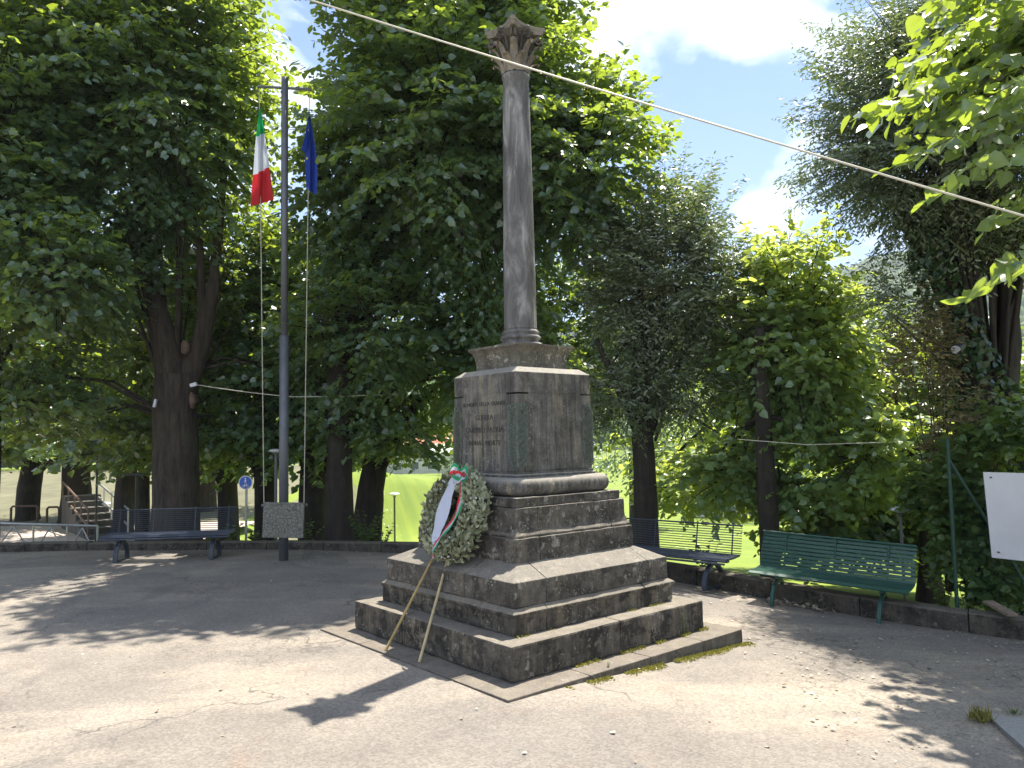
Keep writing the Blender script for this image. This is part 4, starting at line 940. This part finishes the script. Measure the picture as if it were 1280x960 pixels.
# park lamps
def disc_lamp(label, px, pyt, Y, dia, h, poler=.02, base=None):
    p = at(px, pyt, Y); t = empty('park_lamp', (p.x, Y, p.z-h), 0, label, 'lamp')
    k = MB(); k.tube([(0, 0, -.3), (0, 0, h-dia*.42)], poler, 8); k.build('post', M['greypole'], t)
    k = MB()
    for s in (-1, 0, 1): k.tube([(0, 0, h-dia*.45), (s*dia*.22, 0, h-dia*.05)], poler*.45, 5)
    k.build('bracket', M['greypole'], t)
    k = MB(); k.lathe([(dia*.5, h-.035*dia*2), (dia*.5, h-.01), (dia*.4, h+dia*.06), (dia*.15, h+dia*.11), (.001, h+dia*.12)], n=20); k.lathe([(dia*.15, h-dia*.2), (dia*.46, h-.08*dia)], n=16); k.build('lamp_shade', M['lampwhite'], t, smooth=False); return t
disc_lamp('slim lamp post with a pale disc head on the sunny lawn left of the wreath', 493, 617, 20, .27, 2.4, .025)
disc_lamp('lamp post with a pale disc head tucked behind the flagpole', 345, 563, 13.2, .24, 2.5, .026)
disc_lamp('curved lamp post with a pale domed head above the right end of the green bench', 1125, 636, 8.9, .22, 1.7, .017)
disc_lamp('small black lantern on a post seen over the left end of the left blue bench', 133, 629, 22, .3, 2.0, .02)
# blue pedestrian and cycle sign
sp_ = at(308, 603, 13.4); t = empty('path_sign', (sp_.x, 13.4, tz(sp_.x, 13.4)), 0, 'round blue sign with white walker and bicycle on a grey post left of the flagpole', 'sign')
hz_ = sp_.z-tz(sp_.x, 13.4)
k = MB(); k.tube([(0, 0, -.2), (0, 0, hz_+.05)], .021, 10); k.build('post', M['steel'], t)
k = MB(); k.tube([(0, -.045, hz_), (0, -.03, hz_)], .118, 28); k.build('rim', M['swhite'], t)
k = MB(); k.tube([(0, -.049, hz_), (0, -.044, hz_)], .106, 28); k.build('face', M['sblue'], t)
k = MB(); y = -.053
k.tube([(0, y, hz_+.071), (0, y+.003, hz_+.071)], .012, 10)
for a, bb, r_ in (((0, .055), (0, .022), .010), ((0, .05), (-.018, .030), .004), ((0, .05), (.018, .032), .004), ((-.002, .024), (-.016, -.008), .006), ((.002, .024), (.016, -.008), .006)):
    k.tube([(a[0], y, hz_+a[1]), (bb[0], y, hz_+bb[1])], r_, 5)
k.build('walker_symbol', M['swhite'], t)
k = MB()
for cx_ in (-.032, .032): k.tube([(cx_+.020*math.cos(q*math.pi/8), y, hz_-.062+.020*math.sin(q*math.pi/8)) for q in range(17)], .0035, 5)
for a, bb in (((-.032, -.062), (-.012, -.032)), ((-.012, -.032), (.022, -.032)), ((.022, -.032), (.0, -.062)), ((.0, -.062), (-.032, -.062)), ((.032, -.062), (.020, -.024)), ((.014, -.024), (.028, -.024)), ((.0, -.062), (-.014, -.024))):
    k.tube([(a[0], y, hz_+a[1]), (bb[0], y, hz_+bb[1])], .003, 4)
k.build('bicycle_symbol', M['swhite'], t)
# ------------------------------------------------------------------ left terrace railings, stairs
def railing(label, P, h, mat, braces=True, z0=None):
    t = empty('metal_railing', P[0], 0, label, 'railing'); o = Vector(P[0])
    P = [Vector(p)-o for p in P]; k = MB()
    k.tube([p+Vector((0, 0, h)) for p in P], .022, 8); k.build('top_rail', M[mat], t)
    for p in P: k = MB(); k.tube([p, p+Vector((0, 0, h))], .018, 6); k.build('post', M[mat], t)
    if braces:
        k = MB()
        for i in range(len(P)-1):
            a, bb = P[i], P[i+1]; c_ = (a+bb)/2
            k.tube([a+Vector((0, 0, .08)), c_+Vector((0, 0, h-.04))], .012, 6); k.tube([bb+Vector((0, 0, .08)), c_+Vector((0, 0, h-.04))], .012, 6)
        k.build('cross_brace', M[mat], t)
    return t
rp = []
for px, py in ((-60, 653), (-8, 654), (42, 655.5), (84, 656.5), (122, 657.5)):
    q = at(px, py, 14.0); rp.append((q.x, q.y, q.z-.62))
railing('pale steel railing with slanting braces along the terrace at the far left', rp, .62, 'steel')
q0 = at(110, 655, 19.5); q1 = at(78, 634, 22.5)
st = empty('stair_flight', (q0.x, 19.5, -.68), 0, 'short flight of stone stairs rising left of the left blue bench', 'stairs')
ds = Vector((q1.x-q0.x, 22.5-19.5, 0)); k = MB()
for i in range(7):
    c_ = ds*((i+.5)/7)+Vector((.5, 0, (i+1)*.07-.04)); k.box(c_, (.45, .26, (i+1)*.07/1), Matrix.Rotation(math.atan2(ds.y, ds.x)-math.pi/2, 3, 'Z'))
k.build('steps', M['concrete'], st)
for sd in (0.0, 1.0):
    k = MB()
    for off_ in (.35, .75): k.tube([Vector((sd, 0, off_)), ds+Vector((sd, 0, off_+.55))], .03, 6)
    for i in range(5): k.tube([ds*(i/4)+Vector((sd, 0, 0)), ds*(i/4)+Vector((sd, 0, .75+.55*i/4))], .022, 5)
    k.build('handrail', M['rust'] if sd < .5 else M['steel'], st)
for (xa, xb, yt, yb), lb in (((14, 47, 633, 652), 'left of the two brown hoop barriers beyond the terrace'), ((59, 74, 634, 652), 'right of the two brown hoop barriers beyond the terrace')):
    a = at(xa, yt, 24); c_ = at(xb, yt, 24); bz_ = tz(a.x, 24)
    k = MB(); k.tube([(0, 0, bz_-a.z), (0, 0, -.05), (.05, 0, 0), (c_.x-a.x-.05, 0, 0), (c_.x-a.x, 0, -.05), (c_.x-a.x, 0, bz_-a.z)], .035, 6)
    ob = k.build('hoop_barrier', M['rust']); ob.location = a; tag(ob, lb, 'barrier')
p = at(121, 600, 17.0); k = MB(); k.tube([(0, 0, -1.4), (0, 0, 1.2)], .022, 6); ob = k.build('thin_post', M['darkmetal']); ob.location = (p.x, 17, .7); tag(ob, 'thin dark post standing just left of the left blue bench', 'post')
t = empty('dark_lamp', (at(171, 600, 15.2).x, 15.2, tz(at(171, 600, 15.2).x, 15.2)), 0, 'dark square headed lamp post behind the left blue bench', 'lamp')
zz = at(171, 593, 15.2).z-t.location.z
k = MB(); k.tube([(0, 0, -.2), (0, 0, zz)], .03, 8); k.build('post', M['darkmetal'], t); k = MB(); k.box((-.02, 0, zz), (.2, .1, .025)); k.build('lamp_head', M['darkmetal'], t, bevel=.005)
# ------------------------------------------------------------------ right fence, panel, plank
fpts = [Vector((*at(1193, 700, 7.75).xy, 0)), Vector((5.45, 7.25, 0)), Vector((7.4, 6.75, 0)), Vector((9.4, 6.3, 0))]
for v in fpts: v.z = tz(v.x, v.y)
t = empty('mesh_fence', fpts[0], 0, 'green post and chain link fence overgrown with plants at the right edge', 'fence'); o_ = Vector(fpts[0]); FH = at(1193, 548, 7.75).z-fpts[0].z
for v in fpts: k = MB(); k.tube([v-o_-Vector((0, 0, .2)), v-o_+Vector((0, 0, FH))], .019, 8); k.build('post', M['fencegreen'], t)
k = MB(); k.tube([Vector((0, 0, FH-.2)), (fpts[1]-o_)*.55+Vector((0, 0, .3))], .014, 8); k.build('brace', M['fencegreen'], t)
k = MB()
for a, bb in zip(fpts, fpts[1:]):
    L = (bb-a).length; hh = FH*.82; s = .065; n = int(L/s); m_ = int(hh/s)
    for i in range(-m_, n):
        for sg in (1, -1):
            u0_, u1_ = (i*s, i*s+hh); 
            za, zb = 0, hh
            if u0_ < 0: za = -u0_; u0_ = 0
            if u1_ > L: zb = hh-(u1_-L); u1_ = L
            if u1_ <= u0_: continue
            if sg < 0: za, zb = hh-za, hh-zb
            A = a.lerp(bb, u0_/L)-o_; Bq = a.lerp(bb, u1_/L)-o_
            k.tube([A+Vector((0, 0, za)), Bq+Vector((0, 0, zb))], .0013, 3, caps=False)
k.build('wire_mesh', M['fencegreen'], t)
pA, pB = at(1229, 590, 7.42), at(1300, 592, 7.18); pC, pD = at(1240, 697, 7.40), at(1300, 712, 7.16)
e = (pB-pA); pB = pA+e*3.0; pD = pC+(pD-pC)*3.3
pD = pC+(pB-pA)*.97-Vector((0, 0, .05)); nrm_ = (pB-pA).cross(pC-pA).normalized(); pD = pD-nrm_*(pD-pA).dot(nrm_)
k = MB(); nn = Vector((-.25, -.97, 0)).normalized()*.012; k.add([pA-pA, pB-pA, pD-pA, pC-pA, pA-pA-nn, pB-pA-nn, pD-pA-nn, pC-pA-nn], [(0, 3, 2, 1), (4, 5, 6, 7), (0, 1, 5, 4), (1, 2, 6, 5), (2, 3, 7, 6), (3, 0, 4, 7)])
ob = k.build('white_panel', M['white'], bevel=.002); ob.location = pA
for f1_, f2_ in ((.04, .06), (.04, .93), (.5, .05)):
    q = (pB-pA)*f1_+(pC-pA)*f2_; kk = MB(); kk.tube([q+nn*.5, q+nn*1.6], .008, 8); kk.build('bolt', M['darkmetal'], ob); tag(ob, 'blank off white board fixed to the fence at the right edge', 'panel')
a, bb = at(1235, 752, 7.5), at(1266, 769, 7.15); k = MB(); k.box((0, 0, 0), ((bb-a).length/2, .05, .012), (bb-a).to_track_quat('X', 'Z').to_matrix()); ob = k.build('loose_plank', M['wood'], bevel=.002); ob.location = (a+bb)/2; tag(ob, 'weathered loose plank lying on the kerb below the white board', 'plank')
# pale stone slab in the lower right corner
c1 = [gp(1234, 903), gp(1262, 894), gp(1330, 905), gp(1340, 990), gp(1290, 940)]
ca = gp(1236, 899); e1 = gp(1290, 948)-ca; e1.z = 0; e1.normalize(); e2 = Vector((-e1.y, e1.x, 0)); e2 = e2 if e2.x > 0 else -e2
c1 = [ca, ca+e2*.62, ca+e2*.66+e1*.5, ca+e2*.6+e1*1.0, ca+e1*1.0]
for q in c1: q.z = zg(q.x)
k = MB(); o_ = c1[0]; lo = [p-o_+Vector((0, 0, -.05)) for p in c1]; hi = [p-o_+Vector((0, 0, .028)) for p in c1]; n = 5
k.add(lo+hi, [tuple(range(n))[::-1] if False else tuple(range(n)), tuple(range(2*n-1, n-1, -1))]+[(i, (i+1) % n, n+(i+1) % n, n+i) for i in range(n)])
ob = k.build('stone_slab', M['slabw'], bevel=.008); ob.location = o_; tag(ob, 'pale granite slab let into the asphalt at the lower right corner', 'slab')
# ------------------------------------------------------------------ small plants, litter, moss
def tuft(name, label, cat, p, n, h, sp, mat, w_=.09, seed=0, group=None):
    rg = np.random.default_rng(seed); pos = np.column_stack([rg.normal(0, sp*.35, n), rg.normal(0, sp*.35, n), np.zeros(n)])
    ax = np.column_stack([rg.normal(0, .55, n), rg.normal(0, .55, n), np.ones(n)]); nn = rg.normal(size=(n, 3))
    V = OVAL[0].copy(); V[:, 0] *= w_/.16; ob = leaf_mesh(name, pos, ax, nn, rg.uniform(.5, 1.1, n)*h, (V, OVAL[1]), M[mat], None, None, seed); ob.location = p; return tag(ob, label, cat, group)
tuft('grass_tuft', 'dry spiky grass tuft at the corner of the pale granite slab', 'grass tuft', gp(1226, 902), 110, .11, .09, 'moss', .02, 1)
tuft('grass_tuft', 'small green grass tuft on the far edge of the pale granite slab', 'grass tuft', gp(1268, 893), 40, .05, .06, 'shrub', .03, 2)
def weed(name, label, p, h, n, leaf, mat, seed, spread=.5):
    rg = np.random.default_rng(seed); t = empty(name, p, 0, label, 'plant'); k = MB(); P_ = []; A_ = []; N_ = []; S_ = []
    for s in range(n):
        a = rg.uniform(0, 6.28); tip = np.array([math.cos(a)*h*spread*rg.uniform(.2, 1), math.sin(a)*h*spread*rg.uniform(.2, 1), h*rg.uniform(.6, 1)])
        k.tube([(0, 0, -.02), tuple(tip*.5+np.array([0, 0, .04*h])), tuple(tip)], [.004, .003, .0015], 4, caps=False)
        for t_ in np.linspace(.25, 1, 7):
            b_ = rg.uniform(0, 6.28); d = np.array([math.cos(b_), math.sin(b_), .25]); P_.append(tip*t_); A_.append(d); N_.append(np.array([0, 0, 1])+rg.normal(size=3)*.4); S_.append(leaf*rg.uniform(.6, 1.1))
    k.build('stem', M['shrub'], t); leaf_mesh('foliage', np.array(P_), np.array(A_), np.array(N_), np.array(S_), LINDEN if leaf > .03 else OVAL, M[mat], t, None, seed); return t
weed('weed_plant', 'bright green weed sprouting beneath the green bench against the kerb', gp(1017, 752), .24, 7, .06, 'sunny', 3, .5)
weed('weed_plant', 'tiny green weed on the near edge of the memorial base slab', gp(760, 843), .13, 2, .028, 'sunny', 4, .15)
weed('weed_plant', 'thin weed climbing the lowest step near its right corner', mw(.77, -1.10, 0), .24, 2, .022, 'shrub', 6, .1)
# seedlings and shrubs right behind the kerb
for i, (px, py, Y, h, n, lf, lb) in enumerate(((385, 680, 12.9, .42, 9, .07, 'leafy sprout shrub between the plaque and the straight dark linden'), (455, 680, 12.4, .55, 14, .075, 'bushy young shrub at the foot of the stout leaning linden'), (478, 683, 12.2, .38, 7, .07, 'sparse young shrub just left of the sunny lawn lamp'), (290, 676, 13.2, .35, 9, .08, 'low dark shrub behind the right end of the left blue bench'), (318, 677, 13.0, .25, 7, .07, 'low light green plant below the round blue sign'), (30, 676, 13.4, .35, 8, .07, 'thin shrub by the railing at the far left'), (880, 705, 10.2, .4, 9, .07, 'shrub behind the backrest of the bench hidden by the memorial'), (1180, 748, 8.3, .42, 14, .06, 'pale green bush at the foot of the green fence post'), (1210, 752, 8.0, .35, 12, .05, 'grassy bush between fence post and white board'), (1272, 765, 7.3, .22, 8, .05, 'low weeds beside the loose plank'))):
    p = at(px, py, Y); z = tz(p.x, Y)
    weed('low_shrub', lb, (p.x, Y, z), h+max(0, -z)*.6, n, lf, 'shrub' if i != 7 else 'sunny', 80+i, .55)
# litter
rg = np.random.default_rng(12); P_ = []
while len(P_) < 1500:
    m_ = rg.random()
    if m_ < .55:   # band along the kerb
        i = rg.integers(20, 395); d = -rg.exponential(.55)-.03; x = kx[i]+nx_[i]*d; y = ky[i]+ny_[i]*d
    elif m_ < .85: x = rg.uniform(1.8, 4.5); y = rg.uniform(3.6, 7.5)
    else: x = rg.uniform(-8, 5); y = rg.uniform(3, 11.5)
    if abs(x) > y*.8+1 or (abs(ml((x, y, 0)).x) < 1.32 and abs(ml((x, y, 0)).y) < 1.32): continue
    P_.append((x, y, zg(x)+.006+.01*rg.random()))
n = len(P_); an = rg.uniform(0, 6.28, n)
ob = leaf_mesh('leaf_litter', np.array(P_), np.column_stack([np.cos(an), np.sin(an), rg.normal(0, .12, n)]), np.array([0, 0, 1])+rg.normal(size=(n, 3))*.25, rg.uniform(.008, .034, n)*rg.uniform(.6, 1.1, n), LINDEN, M['litter'], None, None, 12); tag(ob, 'scattered dry fallen leaves on the asphalt near the kerb', 'leaf litter', kind='stuff')
P_ = []
for q in range(420):
    x = rg.uniform(2.35, 3.3); y = rg.uniform(0, 1); p = g1.lerp(g2, rg.uniform(-.1, .55))+gb*(rg.uniform(.1, .42)); P_.append((p.x, p.y, zg(p.x)+.008+.02*rg.random()))
n = len(P_); an = rg.uniform(0, 6.28, n)
ob = leaf_mesh('dry_leaf_drift', np.array(P_)[:150], np.column_stack([np.cos(an), np.sin(an), rg.normal(0, .3, n)])[:150], (np.array([0, 0, 1])+rg.normal(size=(n, 3))*.5)[:150], rg.uniform(.025, .06, n)[:150], LINDEN, M['litter'], None, None, 13); tag(ob, 'brown leaf drift against the kerb under the green bench', 'leaf litter', kind='stuff')
P_ = []; S_ = []
for q in range(5200):
    if q < 3400:   # outer foot of the slab's right-hand edge
        u_ = rg.uniform(-.9, 1.36); v_ = -1.305-abs(rg.normal(0, .028))*(.6+1.1*mn.noise(Vector((u_*4, 0, 3)))+.5); 
        if mn.noise(Vector((u_*5, 1, 0))) < -.25+(.9-u_)*.15: continue
        p = mw(u_, v_, 0); P_.append((p.x, p.y, zg(p.x)+.002))
    else:          # foot of the lowest step
        u_ = rg.uniform(-1.0, 1.1); v_ = -1.08-abs(rg.normal(0, .02)); 
        if mn.noise(Vector((u_*4, 5, 0))) < -.05+(.3-u_)*.1: continue
        p = mw(u_, v_, 0); P_.append((p.x, p.y, .002))
    S_.append(rg.uniform(.010, .024))
for q in range(900):
    u_ = rg.uniform(-.9, .9); v_ = -.905-abs(rg.normal(0, .02))
    if mn.noise(Vector((u_*4, 9, 0))) < .12: continue
    p = mw(u_, v_, .246); P_.append(tuple(p)); S_.append(rg.uniform(.008, .018))
n = len(P_)
ob = leaf_mesh('moss_growth', np.array(P_), rg.normal(size=(n, 3))*.7+np.array([0, 0, .9]), rg.normal(size=(n, 3)), np.array(S_), RHOMB, M['moss'], None, None, 14); tag(ob, 'yellow green moss along the edges of the memorial slab', 'moss', kind='stuff')
# ------------------------------------------------------------------ far field things
def house(label, c, w_, d_, h, roofh, rz, nwin, wall='plaster', two=False):
    t = empty('house', c, rz, label, 'house'); k = MB(); k.box((0, 0, h/2), (w_/2, d_/2, h/2)); k.build('wall', M[wall], t)
    k = MB(); e = .4; a = [(-w_/2-e, -d_/2-e, h), (w_/2+e, -d_/2-e, h), (w_/2+e, d_/2+e, h), (-w_/2-e, d_/2+e, h), (-w_/2+.3, 0, h+roofh), (w_/2-.3, 0, h+roofh)]
    k.add(a, [(0, 1, 5, 4), (2, 3, 4, 5), (1, 2, 5), (3, 0, 4), (3, 2, 1, 0)]); k.build('roof', M['roof'] if not two else M['tarp'], t)
    for fl_ in range(2 if h > 4.5 else 1):
        for i in range(nwin):
            x = -w_/2+w_*(i+.5)/nwin; k = MB(); k.box((x, -d_/2-.02, 1.4+fl_*2.7), (.55, .05, .6)); wf = k.build('window', M['swhite'], t)
            k = MB(); k.box((x, -d_/2-.05, 1.4+fl_*2.7), (.46, .05, .5)); k.build('pane', M['window'], wf)
    return t
def gz(x, y): return tz(x, y)
x, y = float(at(520, 600, 112).x), 112.; house('pale low white roofed house beyond the lawn left of the wreath', (x, y, gz(x, y)-.2), 11, 6, 3.2, 1.2, .1, 5, two=True)
x, y = float(at(562, 590, 124).x), 124.; house('cream house with a red tiled roof behind the white roofed one', (x, y, gz(x, y)-.2), 12, 8, 4.6, 2.4, -.1, 4)
x, y = float(at(400, 600, 118).x), 118.; house('distant house with a red roof seen between the linden trunks', (x, y, gz(x, y)-.2), 16, 8, 3.4, 1.8, .0, 6)
x, y = float(at(920, 640, 75).x), 75.; house('small pale house glimpsed under the trees left of the green bench', (x, y, gz(x, y)-.2), 8, 6, 3.0, 1.6, -.3, 4)
x, y = float(at(1172, 690, 45).x), 45.; 
t = empty('wire_fence', (-36, 100, gz(-10, 100)), 0, 'long pale green wire fence along the far side of the lawn', 'fence')
for i in range(26): k = MB(); k.tube([(i*2.4, 0, -.5), (i*2.4, 0, 3.2)], .05, 5); k.build('post', M['steel'], t)
k = MB()
for z in np.linspace(.2, 3.1, 16): k.tube([(0, 0, z), (60, 0, z)], .014, 3)
for i in range(240): k.tube([(i*.25, 0, 0), (i*.25, 0, 3.1)], .010, 3)
k.build('wire_mesh', M['greenleg'], t)
def fartree(px, Y, h, r, label, seed, n=130, leaf=.3, mat='sunny'):
    x = float(at(px, 600, Y).x); z = tz(x, Y); b = (x, Y, z-.2)
    return tree('distant_tree', b, label, 'tree', [(0, 0, 0, .35), (0, 0, h*.35, .25), (0, 0, h*.6, .15)], [], [((x, Y, z+h*.6), (r, r*.8, h*.42), n)], leaf, RHOMB, M[mat], M['bark_d'], seed, group='distant trees beyond the lawn', bk=dict(spread=1.1, step=.35, spacing=.5), twig=0, tseg=6)
fl = [(430, 75, 9, 5, 'linden_far'), (470, 108, 9, 5, 'linden_far'), (250, 60, 9, 5, 'sunny'), (320, 88, 10, 5.5, 'sunny'), (150, 50, 8, 4.5, 'sunny'), (60, 45, 8, 4.5, 'sunny'), (-20, 40, 8, 4.5, 'linden_far'), (600, 95, 12, 6, 'linden_far'), (700, 80, 11, 6, 'linden_far'), (790, 60, 11, 5, 'linden_far'), (870, 90, 13, 6, 'sunny'), (960, 70, 12, 6, 'linden_far'), (1020, 55, 9.5, 4.5, 'sunny'), (1080, 42, 9, 4, 'linden_far'), (1140, 34, 8, 3.5, 'sunny'), (1200, 28, 8, 3.5, 'linden_far'), (1270, 22, 8, 3.5, 'linden_far'), (540, 150, 12, 7, 'linden_far'), (400, 140, 12, 7, 'sunny')]
wh = ['first', 'second']
names_ = ['right of the straight dark linden trunk', 'above the lawn lamp', 'behind the pale sunlit trunk', 'behind the plaque', 'above the stairs', 'above the hoop barriers', 'behind the left railing end', 'behind the wreath bow', 'behind the memorial cap', 'behind the holm oak trunk', 'left of the young linden', 'behind the young linden trunk', 'above the left part of the green bench', 'above the middle of the green bench', 'above the domed lamp', 'behind the green fence post', 'behind the white board', 'behind the red roofed house', 'behind the red roof between the lindens']
for i, ((px, Y, h, r, mt_), nm) in enumerate(zip(fl, names_)): fartree(px, Y, h, r, 'distant round tree '+nm, 200+i, int(90+r*8), .16+Y*.0022, mt_)
# wooded hill
rg = np.random.default_rng(33)
n = 20000; ang = rg.uniform(-.75, .75, n); dist = rg.uniform(190, 1100, n); hx = dist*np.sin(ang); hy = dist*np.cos(ang); hzv = terr(hx, hy)
V = np.array([(0, -.5, 0), (-.5, -.1, .1), (-.3, .5, .0), (.3, .5, .1), (.5, -.1, 0), (0, .1, .45)]); 
pos = np.column_stack([hx, hy, hzv+2]); sz = rg.uniform(7, 13, n)*(.7+dist/1100)
BL = [(math.cos(q*math.pi/3+j*.4)*r_*(1+.18*math.sin(q*2.3+j)), math.sin(q*math.pi/3+j*.4)*r_, z_) for j, (r_, z_) in enumerate(((.5, 0), (.46, .32), (.2, .60))) for q in range(6)]
BL = (np.array(BL), [(j*6+q, j*6+(q+1) % 6, j*6+6+(q+1) % 6, j*6+6+q) for j in range(2) for q in range(6)]+[(12, 13, 14, 15), (12, 15, 16, 17)])
ob = leaf_mesh('hillside_wood', pos, np.column_stack([np.cos(ang*900), np.sin(ang*900), 0*ang]), np.tile([0, 0, 1.], (n, 1))+rg.normal(size=(n, 3))*.15, sz, BL, M['hillwood'], None, None, 15); ob.data.polygons.foreach_set('use_smooth', [True]*len(ob.data.polygons)); tag(ob, 'dense green wood covering the far hillside', 'wood', kind='stuff')
# ------------------------------------------------------------------ haze
hm = bpy.data.materials.new('valley_haze'); hm.use_nodes = True; ht = hm.node_tree; ht.nodes.clear(); ho = N(ht, 'OutputMaterial')
pv = N(ht, 'VolumePrincipled', {'Color': (.86, .92, 1.0, 1), 'Density': .00035, 'Anisotropy': .0}); ht.links.new(pv.outputs[0], ho.inputs['Volume'])
k = MB(); k.box((0, 550, 105), (1700, 1300, 235)); hz = k.build('haze', hm); tag(hz, kind='stuff')
sc.cycles.volume_bounces = 0
print('done', len(bpy.data.objects))
